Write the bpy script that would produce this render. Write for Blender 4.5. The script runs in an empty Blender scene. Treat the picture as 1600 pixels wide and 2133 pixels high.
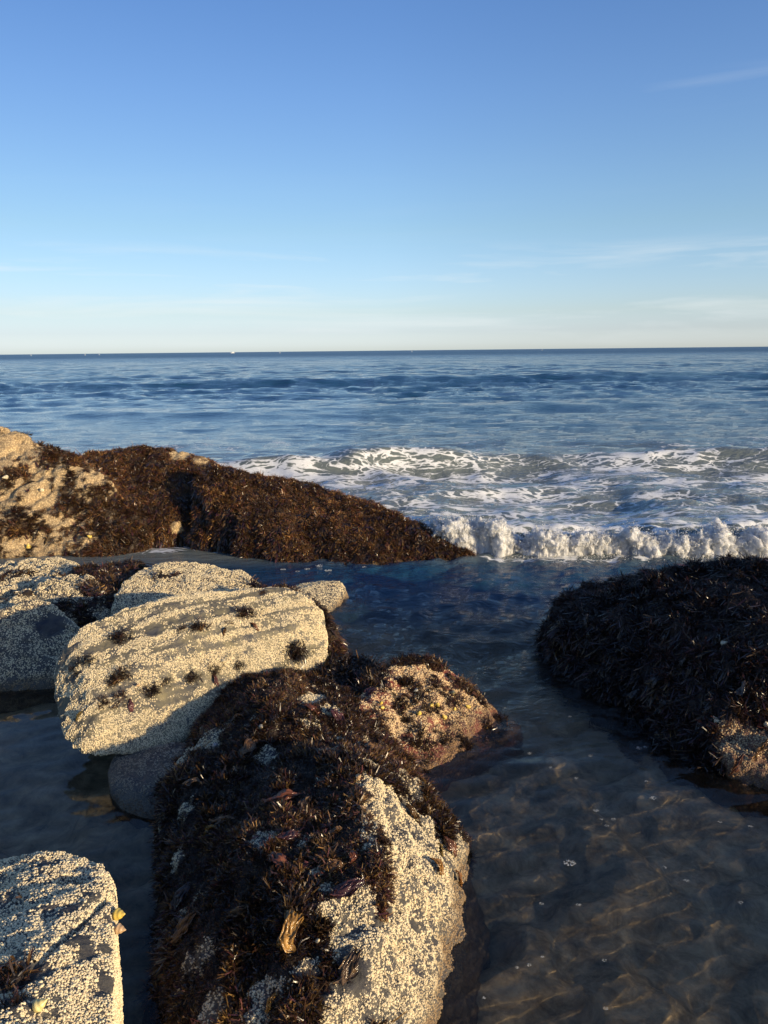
import bpy, bmesh, math, random
import numpy as np
from mathutils import Vector, Matrix
from mathutils.bvhtree import BVHTree

R = math.radians
random.seed(7)
rng = np.random.default_rng(11)
sc = bpy.context.scene
col = sc.collection

# ------------------------------------------------------------------ camera
F_PX = 1560.0
CAM = Vector((0.0, 0.0, 2.0))
PITCH = math.atan((1066.5 - 730.0) / F_PX)
ROLL = R(0.6)
cam_d = bpy.data.cameras.new('camera')
cam = bpy.data.objects.new('camera', cam_d)
col.objects.link(cam)
cam_d.sensor_fit = 'VERTICAL'
cam_d.sensor_height = 36.0
cam_d.lens = F_PX / 2133.0 * 36.0
cam_d.clip_start = 0.05
cam_d.clip_end = 30000
MC = Matrix.Translation(CAM) @ Matrix.Rotation(R(90) - PITCH, 4, 'X') @ Matrix.Rotation(-ROLL, 4, 'Z')
cam.matrix_world = MC
sc.camera = cam

# ------------------------------------------------------------------ light
SUN_AZ = R(56)      # to the right of straight behind the camera
SUN_EL = R(11.5)
S = Vector((math.sin(SUN_AZ) * math.cos(SUN_EL), -math.cos(SUN_AZ) * math.cos(SUN_EL), math.sin(SUN_EL)))
sun_d = bpy.data.lights.new('sun', 'SUN')
sun_d.energy = 5.0
sun_d.angle = R(0.5)
sun_d.cycles.is_caustics_light = True
sun_d.color = (1.0, 0.79, 0.49)
sun = bpy.data.objects.new('sun', sun_d)
col.objects.link(sun)
sun.rotation_euler = S.to_track_quat('Z', 'Y').to_euler()
sun.location = (3, -4, 5)

w = bpy.data.worlds.new('World')
sc.world = w
w.use_nodes = True
nt = w.node_tree
for n in list(nt.nodes):
    nt.nodes.remove(n)


def N(nt, t, **kw):
    n = nt.nodes.new(t)
    for k, v in kw.items():
        setattr(n, k, v)
    return n


wo = N(nt, 'ShaderNodeOutputWorld')
bg = N(nt, 'ShaderNodeBackground')
bg.inputs['Strength'].default_value = 0.115
sky = N(nt, 'ShaderNodeTexSky')
sky.sky_type = 'NISHITA'
sky.sun_disc = False
sky.sun_elevation = SUN_EL
sky.sun_rotation = math.pi - SUN_AZ
sky.altitude = 0
sky.air_density = 1.0
sky.dust_density = 0.6
sky.ozone_density = 2.0
# thin cirrus streaks, part of the sky itself
tc = N(nt, 'ShaderNodeTexCoord')
mp = N(nt, 'ShaderNodeMapping')
mp.inputs['Scale'].default_value = (2.2, 2.2, 26.0)
mp.inputs['Rotation'].default_value = (0, R(-1.0), 0)
nz = N(nt, 'ShaderNodeTexNoise')
nz.inputs['Scale'].default_value = 1.6
nz.inputs['Detail'].default_value = 7
nz.inputs['Roughness'].default_value = 0.55
nz.inputs['Distortion'].default_value = 0.5
cr = N(nt, 'ShaderNodeValToRGB')
cr.color_ramp.elements[0].position = 0.50
cr.color_ramp.elements[0].color = (0, 0, 0, 1)
cr.color_ramp.elements[1].position = 0.78
cr.color_ramp.elements[1].color = (1, 1, 1, 1)
sep = N(nt, 'ShaderNodeSeparateXYZ')
env = N(nt, 'ShaderNodeValToRGB')   # more cirrus low down
e = env.color_ramp.elements
e[0].position = 0.0
e[0].color = (.08, .08, .08, 1)
e[1].position = 0.40
e[1].color = (0, 0, 0, 1)
for p_, v_ in ((.03, .45), (.085, .62), (.118, .40), (.13, .03), (.25, .0), (.32, .0)):
    k = env.color_ramp.elements.new(p_)
    k.color = (v_, v_, v_, 1)
mul = N(nt, 'ShaderNodeMath', operation='MULTIPLY')
mix = N(nt, 'ShaderNodeMix', data_type='RGBA')
mix.inputs[7].default_value = (5.9, 6.2, 6.2, 1)
tint = N(nt, 'ShaderNodeMix', data_type='RGBA', blend_type='MULTIPLY')
tint.inputs[0].default_value = 1.0
L = nt.links.new
L(tc.outputs['Generated'], mp.inputs['Vector'])
L(mp.outputs[0], nz.inputs['Vector'])
L(nz.outputs['Fac'], cr.inputs[0])
L(tc.outputs['Generated'], sep.inputs[0])
L(sep.outputs['Z'], env.inputs[0])
up = N(nt, 'ShaderNodeMapRange', interpolation_type='SMOOTHSTEP')     # one wisp higher up, to the right
up.inputs['From Min'].default_value, up.inputs['From Max'].default_value = .022, .0
upz = N(nt, 'ShaderNodeMath', operation='SUBTRACT')
upz.inputs[1].default_value = .276
upa = N(nt, 'ShaderNodeMath', operation='ABSOLUTE')
upx = N(nt, 'ShaderNodeMapRange', interpolation_type='SMOOTHSTEP')
upx.inputs['From Min'].default_value, upx.inputs['From Max'].default_value, upx.inputs['To Max'].default_value = .20, .38, .26
upm = N(nt, 'ShaderNodeMath', operation='MULTIPLY_ADD')
L(sep.outputs['Z'], upz.inputs[0])
L(upz.outputs[0], upa.inputs[0])
L(upa.outputs[0], up.inputs['Value'])
L(sep.outputs['X'], upx.inputs['Value'])
L(up.outputs[0], upm.inputs[0])
L(upx.outputs[0], upm.inputs[1])
L(env.outputs[0], upm.inputs[2])
L(cr.outputs[0], mul.inputs[0])
L(upm.outputs[0], mul.inputs[1])
L(mul.outputs[0], mix.inputs[0])
tr_ = N(nt, 'ShaderNodeValToRGB')
te = tr_.color_ramp.elements
te[0].position, te[0].color = 0.0, (1.50, 1.82, 2.92, 1)
te[1].position, te[1].color = 0.45, (.88, 1.08, 1.52, 1)
for p_, v_ in ((.009, (1.40, 1.70, 2.86)), (.024, (1.17, 1.36, 2.25)), (.048, (1.12, 1.22, 1.72)), (.147, (1.08, 1.20, 1.40)), (.19, (1.07, 1.21, 1.45)), (.29, (.98, 1.16, 1.53)), (.37, (.88, 1.10, 1.53))):
    k = te.new(p_)
    k.color = (*v_, 1)
L(sep.outputs['Z'], tr_.inputs[0])
L(tr_.outputs[0], tint.inputs[7])
L(sky.outputs[0], tint.inputs[6])
side = N(nt, 'ShaderNodeMapRange')        # sky colour graded dimmer towards the left
side.inputs['From Min'].default_value, side.inputs['From Max'].default_value = -.46, .0
side.inputs['To Min'].default_value, side.inputs['To Max'].default_value = .80, .98
L(sep.outputs['X'], side.inputs['Value'])
sidev = N(nt, 'ShaderNodeVectorMath', operation='SCALE')
L(tint.outputs[2], sidev.inputs[0])
L(side.outputs[0], sidev.inputs['Scale'])
L(sidev.outputs[0], mix.inputs[6])
L(mix.outputs[2], bg.inputs['Color'])
L(bg.outputs[0], wo.inputs['Surface'])

sc.view_settings.view_transform = 'Standard'
sc.view_settings.look = 'None'
sc.view_settings.exposure = 0.38
sc.view_settings.gamma = 1.0
sc.view_settings.use_curve_mapping = False
sc.render.engine = 'CYCLES'
sc.cycles.max_bounces = 8
sc.cycles.transparent_max_bounces = 12
sc.cycles.sample_clamp_indirect = 4.0

# ------------------------------------------------------------------ geometry helpers
M3 = MC.to_3x3()


def ray(px, py):
    return (M3 @ Vector(((px - 800.0) / F_PX, (1066.5 - py) / F_PX, -1.0))).normalized()


def P(px, py, Y):
    """the point seen at that pixel, Y metres ahead of the viewer"""
    d = ray(px, py)
    return tuple(CAM + d * (Y / d.y))


def PZ(px, py, z):
    d = ray(px, py)
    return tuple(CAM + d * ((z - CAM.z) / d.z))


def _h(ix, iy, iz, seed):
    h = (ix * 374761393 + iy * 668265263 + iz * 2147483647 + seed * 1274126177).astype(np.int64)
    h = (h ^ (h >> 13)) * 1274126177
    h &= 0x7fffffffffff
    h = h ^ (h >> 16)
    return h


def perlin(p, seed=0):
    p = np.asarray(p, float)
    i = np.floor(p).astype(np.int64)
    f = p - i
    u = f * f * f * (f * (f * 6 - 15) + 10)
    out = 0
    for dx in (0, 1):
        wx = u[:, 0] if dx else 1 - u[:, 0]
        for dy in (0, 1):
            wy = u[:, 1] if dy else 1 - u[:, 1]
            for dz in (0, 1):
                wz = u[:, 2] if dz else 1 - u[:, 2]
                h = _h(i[:, 0] + dx, i[:, 1] + dy, i[:, 2] + dz, seed)
                gx = ((h & 255) / 127.5) - 1
                gy = (((h >> 8) & 255) / 127.5) - 1
                gz = (((h >> 16) & 255) / 127.5) - 1
                out = out + wx * wy * wz * (gx * (f[:, 0] - dx) + gy * (f[:, 1] - dy) + gz * (f[:, 2] - dz))
    return out * 1.2


def fbm(p, freq, octv=4, seed=0, gain=0.5, ridged=False):
    a, s, t = 1.0, 0, 0
    q = np.asarray(p, float) * freq
    for k in range(octv):
        v = perlin(q + 17.3 * k, seed + k)
        if ridged:
            v = 0.5 - np.abs(v) * 2
        s = s + a * v
        t += a
        a *= gain
        q = q * 2.03
    return s / t


def sst(a, b, x):
    t = np.clip((x - a) / (b - a), 0, 1)
    return t * t * (3 - 2 * t)


def mesh_np(name, V, loops, sizes, attrs=None, smooth=True):
    me = bpy.data.meshes.new(name)
    V = np.asarray(V, np.float32)
    loops = np.asarray(loops, np.int32).ravel()
    sizes = np.asarray(sizes, np.int32)
    me.vertices.add(len(V))
    me.vertices.foreach_set('co', V.ravel())
    me.loops.add(len(loops))
    me.loops.foreach_set('vertex_index', loops)
    me.polygons.add(len(sizes))
    st = np.zeros(len(sizes), np.int32)
    st[1:] = np.cumsum(sizes)[:-1]
    me.polygons.foreach_set('loop_start', st)
    me.polygons.foreach_set('loop_total', sizes)
    me.update(calc_edges=True)
    me.polygons.foreach_set('use_smooth', [smooth] * len(sizes))
    for k, a in (attrs or {}).items():
        a = np.asarray(a, np.float32)
        if a.ndim == 1:
            at = me.attributes.new(k, 'FLOAT', 'POINT')
            at.data.foreach_set('value', a)
        else:
            at = me.attributes.new(k, 'FLOAT_VECTOR', 'POINT')
            at.data.foreach_set('vector', a.ravel())
    return me


def tag(o, label=None, cat=None, group=None, kind=None):
    if label:
        o['label'] = label
    if cat:
        o['category'] = cat
    if group:
        o['group'] = group
    if kind:
        o['kind'] = kind
    return o


def link(name, me, m, parent=None):
    o = bpy.data.objects.new(name, me)
    col.objects.link(o)
    if m is not None and not me.materials:
        me.materials.append(m)
    if parent is not None:
        o.parent = parent
    return o


# ------------------------------------------------------------------ materials
def new_mat(name):
    m = bpy.data.materials.new(name)
    m.use_nodes = True
    t = m.node_tree
    for n in list(t.nodes):
        t.nodes.remove(n)
    return m, t


def ramp(t, stops, interp='LINEAR'):
    r = N(t, 'ShaderNodeValToRGB')
    r.color_ramp.interpolation = interp
    el = r.color_ramp.elements
    el[0].position, el[0].color = stops[0][0], (*stops[0][1], 1)
    el[1].position, el[1].color = stops[-1][0], (*stops[-1][1], 1)
    for p_, c_ in stops[1:-1]:
        k = el.new(p_)
        k.color = (*c_, 1)
    return r


def mixc(t, fac, a, b, blend='MIX'):
    n = N(t, 'ShaderNodeMix', data_type='RGBA', blend_type=blend)
    for s_, v in ((0, fac), (6, a), (7, b)):
        if isinstance(v, (int, float)):
            n.inputs[s_].default_value = v
        elif isinstance(v, tuple):
            n.inputs[s_].default_value = (*v, 1)
        else:
            t.links.new(v, n.inputs[s_])
    return n.outputs[2]


def math_(t, op, a, b=None, c=None, clamp=False):
    n = N(t, 'ShaderNodeMath', operation=op, use_clamp=clamp)
    for i, v in enumerate((a, b, c)):
        if v is None:
            continue
        if isinstance(v, (int, float)):
            n.inputs[i].default_value = v
        else:
            t.links.new(v, n.inputs[i])
    return n.outputs[0]


def noise(t, vec, scale, detail=4, rough=0.55, dist=0.0):
    n = N(t, 'ShaderNodeTexNoise')
    n.inputs['Scale'].default_value = scale
    n.inputs['Detail'].default_value = detail
    n.inputs['Roughness'].default_value = rough
    n.inputs['Distortion'].default_value = dist
    if vec is not None:
        t.links.new(vec, n.inputs['Vector'])
    return n.outputs['Fac']


def rock_material(name, cell, cream, pink, dark, olive, crust, cover=1.0):
    """stone with a crust of barnacles: cell = barnacles per metre; 'barn' and 'weed' are vertex masks"""
    m, t = new_mat(name)
    o = N(t, 'ShaderNodeOutputMaterial')
    b = N(t, 'ShaderNodeBsdfPrincipled')
    g = N(t, 'ShaderNodeNewGeometry')
    pos = g.outputs['Position']
    ab = N(t, 'ShaderNodeAttribute', attribute_name='barn').outputs['Fac']
    aw = N(t, 'ShaderNodeAttribute', attribute_name='weed').outputs['Fac']
    ap = N(t, 'ShaderNodeAttribute', attribute_name='red').outputs['Fac']
    vo = N(t, 'ShaderNodeTexVoronoi')
    vo.inputs['Scale'].default_value = cell
    t.links.new(pos, vo.inputs['Vector'])
    fine = noise(t, pos, cell * 0.16, 6, 0.7)
    mid = noise(t, pos, cell * 0.05, 5, 0.6)
    r1 = ramp(t, [(0.35, dark), (0.66, olive)])
    t.links.new(noise(t, pos, 11, 6, 0.65, 0.3), r1.inputs[0])
    c1 = mixc(t, ap, r1.outputs[0], (0.16, 0.012, 0.01))
    # barnacle domes
    dome = ramp(t, [(0.0, (1, 1, 1)), (0.30, (.95, .95, .95)), (0.48, (.25, .25, .25)), (0.62, (0, 0, 0))])
    t.links.new(vo.outputs['Distance'], dome.inputs[0])
    cov = math_(t, 'ADD', ab, math_(t, 'MULTIPLY', math_(t, 'SUBTRACT', math_(t, 'ADD', fine, mid), 1.0), 1.6))
    covr = ramp(t, [(0.42, (0, 0, 0)), (0.55, (1, 1, 1))])
    t.links.new(cov, covr.inputs[0])
    fac = math_(t, 'MULTIPLY', covr.outputs[0], math_(t, 'ADD', math_(t, 'MULTIPLY', dome.outputs[0], 1 - crust), crust))
    fac = math_(t, 'MULTIPLY', fac, cover)
    cc = mixc(t, vo.outputs['Color'], cream, pink)
    n2 = noise(t, pos, 5, 3)
    cc2 = mixc(t, n2, cc, cream)
    colr = mixc(t, fac, c1, cc2)
    # wet, dark foot near the water line
    sp = N(t, 'ShaderNodeSeparateXYZ')
    t.links.new(pos, sp.inputs[0])
    wet = ramp(t, [(0.0, (1, 1, 1)), (1.0, (0, 0, 0))])
    zz = math_(t, 'MULTIPLY', math_(t, 'ADD', sp.outputs['Z'], math_(t, 'MULTIPLY', mid, 0.06)), 9.0, clamp=True)
    t.links.new(zz, wet.inputs[0])
    wf = math_(t, 'MULTIPLY', wet.outputs[0], 0.62)
    colr = mixc(t, wf, colr, (0.05, 0.032, 0.018))
    colr = mixc(t, math_(t, 'MULTIPLY', aw, 0.92), colr, (0.022, 0.013, 0.008))
    t.links.new(colr, b.inputs['Base Color'])
    rr = math_(t, 'SUBTRACT', 0.85, math_(t, 'MULTIPLY', wet.outputs[0], 0.5))
    t.links.new(rr, b.inputs['Roughness'])
    b.inputs['Specular IOR Level'].default_value = 0.35
    bh = math_(t, 'ADD', math_(t, 'MULTIPLY', fac, 0.004), math_(t, 'MULTIPLY', noise(t, pos, 60, 6, 0.7), 0.006))
    bp = N(t, 'ShaderNodeBump')
    bp.inputs['Strength'].default_value = 1.0
    bp.inputs['Distance'].default_value = 1.0
    t.links.new(bh, bp.inputs['Height'])
    t.links.new(bp.outputs[0], b.inputs['Normal'])
    t.links.new(b.outputs[0], o.inputs[0])
    return m


def ramp_link(t, src, stops):
    r = ramp(t, stops)
    t.links.new(src, r.inputs[0])
    return r.outputs[0]


CREAM = (0.74, 0.63, 0.42)
M_ROCK = rock_material('barnacled_stone', 150, CREAM, (0.55, 0.42, 0.30), (0.032, 0.032, 0.042), (0.10, 0.09, 0.07), 0.05, .16)
M_FAR = rock_material('barnacled_stone_far', 60, (0.64, 0.48, 0.26), (0.44, 0.29, 0.15), (0.035, 0.020, 0.014), (0.16, 0.09, 0.04), 0.42)
M_OLIVE = rock_material('banded_stone', 150, CREAM, (0.60, 0.48, 0.34), (0.06, 0.06, 0.065), (0.20, 0.17, 0.10), 0.05, .22)
M_PINK = rock_material('pinkish_stone', 150, (0.70, 0.55, 0.34), (0.48, 0.31, 0.18), (0.07, 0.03, 0.025), (0.15, 0.07, 0.04), 0.1, .28)


def attr_mat(name, rough, spec, transl=0.0, bump=0.0):
    m, t = new_mat(name)
    o = N(t, 'ShaderNodeOutputMaterial')
    b = N(t, 'ShaderNodeBsdfPrincipled')
    a = N(t, 'ShaderNodeAttribute', attribute_name='tint')
    t.links.new(a.outputs['Color'], b.inputs['Base Color'])
    b.inputs['Roughness'].default_value = rough
    b.inputs['Specular IOR Level'].default_value = spec
    if bump:
        bp = N(t, 'ShaderNodeBump')
        bp.inputs['Distance'].default_value = bump
        g = N(t, 'ShaderNodeNewGeometry')
        t.links.new(noise(t, g.outputs['Position'], 220, 4), bp.inputs['Height'])
        t.links.new(bp.outputs[0], b.inputs['Normal'])
    if transl:
        tr = N(t, 'ShaderNodeBsdfTranslucent')
        t.links.new(a.outputs['Color'], tr.inputs['Color'])
        mx = N(t, 'ShaderNodeMixShader')
        mx.inputs[0].default_value = transl
        t.links.new(b.outputs[0], mx.inputs[1])
        t.links.new(tr.outputs[0], mx.inputs[2])
        t.links.new(mx.outputs[0], o.inputs[0])
    else:
        t.links.new(b.outputs[0], o.inputs[0])
    return m


M_BARN = attr_mat('barnacle_shell', 0.8, 0.3)
M_WEED = attr_mat('seaweed', 0.30, 0.6, 0.25)
M_FROND = attr_mat('wet_frond', 0.14, 0.6, 0.30, 0.002)
M_SNAIL = attr_mat('snail_shell', 0.4, 0.5, 0.0, 0.0006)


# ------------------------------------------------------------------ rocks
class Rock:
    pass


def tri_arrays(me):
    me.calc_loop_triangles()
    n = len(me.loop_triangles)
    T = np.zeros(n * 3, np.int32)
    me.loop_triangles.foreach_get('vertices', T)
    return T.reshape(-1, 3)


def vnormals(V, T):
    a, b, c = V[T[:, 0]], V[T[:, 1]], V[T[:, 2]]
    fn = np.cross(b - a, c - a)
    vn = np.zeros_like(V)
    for k in range(3):
        np.add.at(vn, T[:, k], fn)
    return vn / (np.linalg.norm(vn, axis=1, keepdims=True) + 1e-12)


def make_body(hulls, voxel=0.03, smooth=6, sub=1):
    bm = bmesh.new()
    for pts in hulls:
        vs = [bm.verts.new(p) for p in pts]
        r_ = bmesh.ops.convex_hull(bm, input=vs)
        bad = list({g for g in r_['geom_interior'] + r_['geom_unused'] if isinstance(g, bmesh.types.BMVert) and g.is_valid})
        if bad:
            bmesh.ops.delete(bm, geom=bad, context='VERTS')
    bmesh.ops.recalc_face_normals(bm, faces=bm.faces)
    me = bpy.data.meshes.new('tmp')
    bm.to_mesh(me)
    bm.free()
    o = bpy.data.objects.new('tmp', me)
    col.objects.link(o)
    m = o.modifiers.new('r', 'REMESH')
    m.mode = 'VOXEL'
    m.voxel_size = voxel
    m = o.modifiers.new('s', 'SMOOTH')
    m.iterations = smooth
    m.factor = 0.6
    if sub:
        m = o.modifiers.new('u', 'SUBSURF')
        m.levels = sub
        m.render_levels = sub
    dg = bpy.context.evaluated_depsgraph_get()
    e_ = o.evaluated_get(dg)
    out = bpy.data.meshes.new_from_object(e_)
    bpy.data.objects.remove(o)
    bpy.data.meshes.remove(me)
    V = np.zeros(len(out.vertices) * 3, np.float32)
    out.vertices.foreach_get('co', V)
    return out, V.reshape(-1, 3).astype(float)


def frame(n):
    a = np.where(np.abs(n[:, 2:3]) < 0.9, np.array([[0, 0, 1.0]]), np.array([[1.0, 0, 0]]))
    t = np.cross(a, n)
    t /= np.linalg.norm(t, axis=1, keepdims=True) + 1e-9
    return t, np.cross(n, t)


def surf_sample(V, T, VN, count):
    a, b, c = V[T[:, 0]], V[T[:, 1]], V[T[:, 2]]
    ar = np.linalg.norm(np.cross(b - a, c - a), axis=1) / 2
    f = rng.choice(len(T), count, p=ar / ar.sum())
    u, v = rng.random(count), rng.random(count)
    s_ = u + v > 1
    u[s_], v[s_] = 1 - u[s_], 1 - v[s_]
    w3 = np.stack([1 - u - v, u, v], 1)[:, :, None]
    p = (np.stack([a[f], b[f], c[f]], 1) * w3).sum(1)
    n = (VN[T[f]] * w3).sum(1)
    n /= np.linalg.norm(n, axis=1, keepdims=True) + 1e-9
    return p, n, T[f], w3[:, :, 0], ar.sum()


def thin(p, d):
    k = np.floor(p / d + rng.random(3)).astype(np.int64)
    key = k[:, 0] * 73856093 ^ k[:, 1] * 19349663 ^ k[:, 2] * 83492791
    _, idx = np.unique(key, return_index=True)
    return idx


def facing(p, n, slack=-0.15):
    d = np.array(CAM)[None] - p
    d /= np.linalg.norm(d, axis=1, keepdims=True)
    return (d * n).sum(1) > slack


def barnacle_mesh(p, n, r, tint):
    K = 5
    m = len(p)
    t, b = frame(n)
    ph = rng.random(m) * 6.28
    rings = []
    hh = r * (0.5 + 0.4 * rng.random(m))
    for (rad, h) in ((1.0, -0.2), (0.55, 1.0)):
        for k in range(K):
            an = ph + k * 2 * math.pi / K
            rr = r * rad
            rings.append(p + t * (rr * np.cos(an))[:, None] + b * (rr * np.sin(an))[:, None] + n * (hh * h)[:, None])
    V = np.stack(rings, 1).reshape(-1, 3)          # m*10
    base = (np.arange(m) * 2 * K)[:, None]
    q = []
    for k in range(K):
        k2 = (k + 1) % K
        q.append(np.stack([base[:, 0] + k, base[:, 0] + k2, base[:, 0] + K + k2, base[:, 0] + K + k], 1))
    Q = np.stack(q, 1).reshape(m, -1)
    top = base + K + np.arange(K)[None]
    loops = np.concatenate([Q, top], 1).ravel()
    sizes = np.tile(np.array([4] * K + [5]), m)
    tn = np.repeat(tint, 2 * K, 0)
    return mesh_np('barnacles', V, loops, sizes, {'tint': tn}, smooth=False)


def blades(p, d, side, L, W, tint, bend, tipw=0.5, fork=True, segs=3):
    """many narrow curved blades at once: root p, direction d, side vector, length, width"""
    m = len(p)
    rows = []
    cols = []
    for k in range(segs + 1):
        f = k / segs
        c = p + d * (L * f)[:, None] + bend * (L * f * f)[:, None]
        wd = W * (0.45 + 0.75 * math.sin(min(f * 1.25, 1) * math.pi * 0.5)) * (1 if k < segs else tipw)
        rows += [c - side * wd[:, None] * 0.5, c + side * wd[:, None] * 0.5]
        cc = tint * (0.40 + 1.15 * f)  # amber tips, contrast pushed to mimic lit tips over dark roots
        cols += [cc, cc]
    nv = 2 * (segs + 1)
    if fork:
        c = p + d * (L * 1.2)[:, None] + bend * (L * 1.35)[:, None]
        rows += [c - side * (W * 0.8)[:, None], c + side * (W * 0.75)[:, None]]
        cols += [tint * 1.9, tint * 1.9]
        nv += 2
    V = np.stack(rows, 1).reshape(-1, 3)
    C_ = np.stack(cols, 1).reshape(-1, 3)
    base = np.arange(m) * nv
    F = []
    sz = []
    for k in range(segs):
        a = base + 2 * k
        F.append(np.stack([a, a + 1, a + 3, a + 2], 1))
        sz.append(4)
    if fork:
        a = base + 2 * segs
        # two prongs sharing the middle of the tip edge
        F.append(np.stack([a, a + 1, a + 2], 1))
        sz.append(3)
        F.append(np.stack([a, a + 1, a + 3], 1))
        sz.append(3)
    loops = np.concatenate(F, 1).ravel()
    sizes = np.tile(np.array(sz), m)
    return V, loops, sizes, C_


def join_parts(parts):
    V, Lp, Sz, C_ = [], [], [], []
    o = 0
    for v, l, s_, c in parts:
        V.append(v)
        Lp.append(l + o)
        Sz.append(s_)
        C_.append(c)
        o += len(v)
    return np.concatenate(V), np.concatenate(Lp), np.concatenate(Sz), np.concatenate(C_)


SUNLIT_COLS = .72 * np.array([[.12, .058, .020], [.16, .080, .026], [.075, .034, .018], [.045, .022, .014], [.20, .11, .035], [.11, .038, .024]])  # weed palette brightened and warmed, sunlight put into the colours
WEED_COLS = np.array([[.050, .027, .012], [.075, .040, .014], [.035, .016, .012], [.020, .012, .009], [.095, .055, .018], [.045, .016, .016]])


def weed_cover(p, n, size, per=7, droop=0.35, cols=WEED_COLS, sizevar=0.5, widthf=0.14, spread=0.85, curl=.22):
    """bushy tufts at p: per blades each"""
    m = len(p)
    p2 = np.repeat(p, per, 0)
    n2 = np.repeat(n, per, 0)
    ts = np.repeat(size * (.75 + .5 * rng.random(m)), per)
    rv = rng.normal(size=(m * per, 3))
    d = n2 * 0.75 + rv * 0.5 * spread
    d /= np.linalg.norm(d, axis=1, keepdims=True)
    dn = (d * n2).sum(1)
    d = np.where(dn[:, None] < 0.05, d - 2 * (dn[:, None]) * n2, d)
    sd = np.cross(d, rng.normal(size=d.shape))
    sd /= np.linalg.norm(sd, axis=1, keepdims=True) + 1e-9
    bend = rng.normal(size=d.shape) * curl + np.array([[0, 0, -droop]])
    cl = np.stack([perlin(p2 * 28 + 5 * k, 60 + k) for k in range(3)], 1)
    bend = bend + cl * 1.0
    Ln = ts * (0.55 + 0.6 * rng.random(m * per))
    ci = rng.integers(0, len(cols), m)
    tc_ = np.repeat(cols[ci] * (.35 + 1.5 * rng.random((m, 1)) ** 1.5 + .8 * np.clip(perlin(p * 11, 77), 0, 1)[:, None]) * (.55 + 1.1 * np.clip(.5 + 2 * perlin(p * 2.7, 78), 0, 1))[:, None], per, 0) * (0.6 + 0.8 * rng.random((m * per, 1)))
    off = rng.normal(size=d.shape) * ts[:, None] * 0.22
    return blades(p2 + off - n2 * 0.002, d, sd, Ln, ts * widthf * (0.7 + 0.6 * rng.random(m * per)), tc_, bend)


def drape_cover(p, n, length, width, cols=WEED_COLS, lift=0.012):
    """flat strands hanging down the slope"""
    m = len(p)
    g = np.array([[0, 0, -1.0]])
    d = g - n * (g * n).sum(1)[:, None]
    d += rng.normal(size=d.shape) * 0.18
    d /= np.linalg.norm(d, axis=1, keepdims=True) + 1e-9
    sd = np.cross(n, d)
    sd += rng.normal(size=d.shape) * 0.25
    sd /= np.linalg.norm(sd, axis=1, keepdims=True) + 1e-9
    ci = rng.integers(0, len(cols), m)
    tc_ = cols[ci] * (0.7 + 0.8 * rng.random((m, 1)))
    bend = n * 0.10 + sd * (rng.random((m, 1)) - .5) * 0.3
    return blades(p + n * lift, d + n * 0.08, sd, length * (0.5 + rng.random(m)), width * (0.6 + 0.8 * rng.random(m)), tc_, bend, 0.35, False, 4)


def hitpx(rk, px, py):
    d = ray(px, py)
    h = rk.bvh.ray_cast(CAM, d)
    if h[0] is None:
        return None
    return h[0], h[1]


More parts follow.
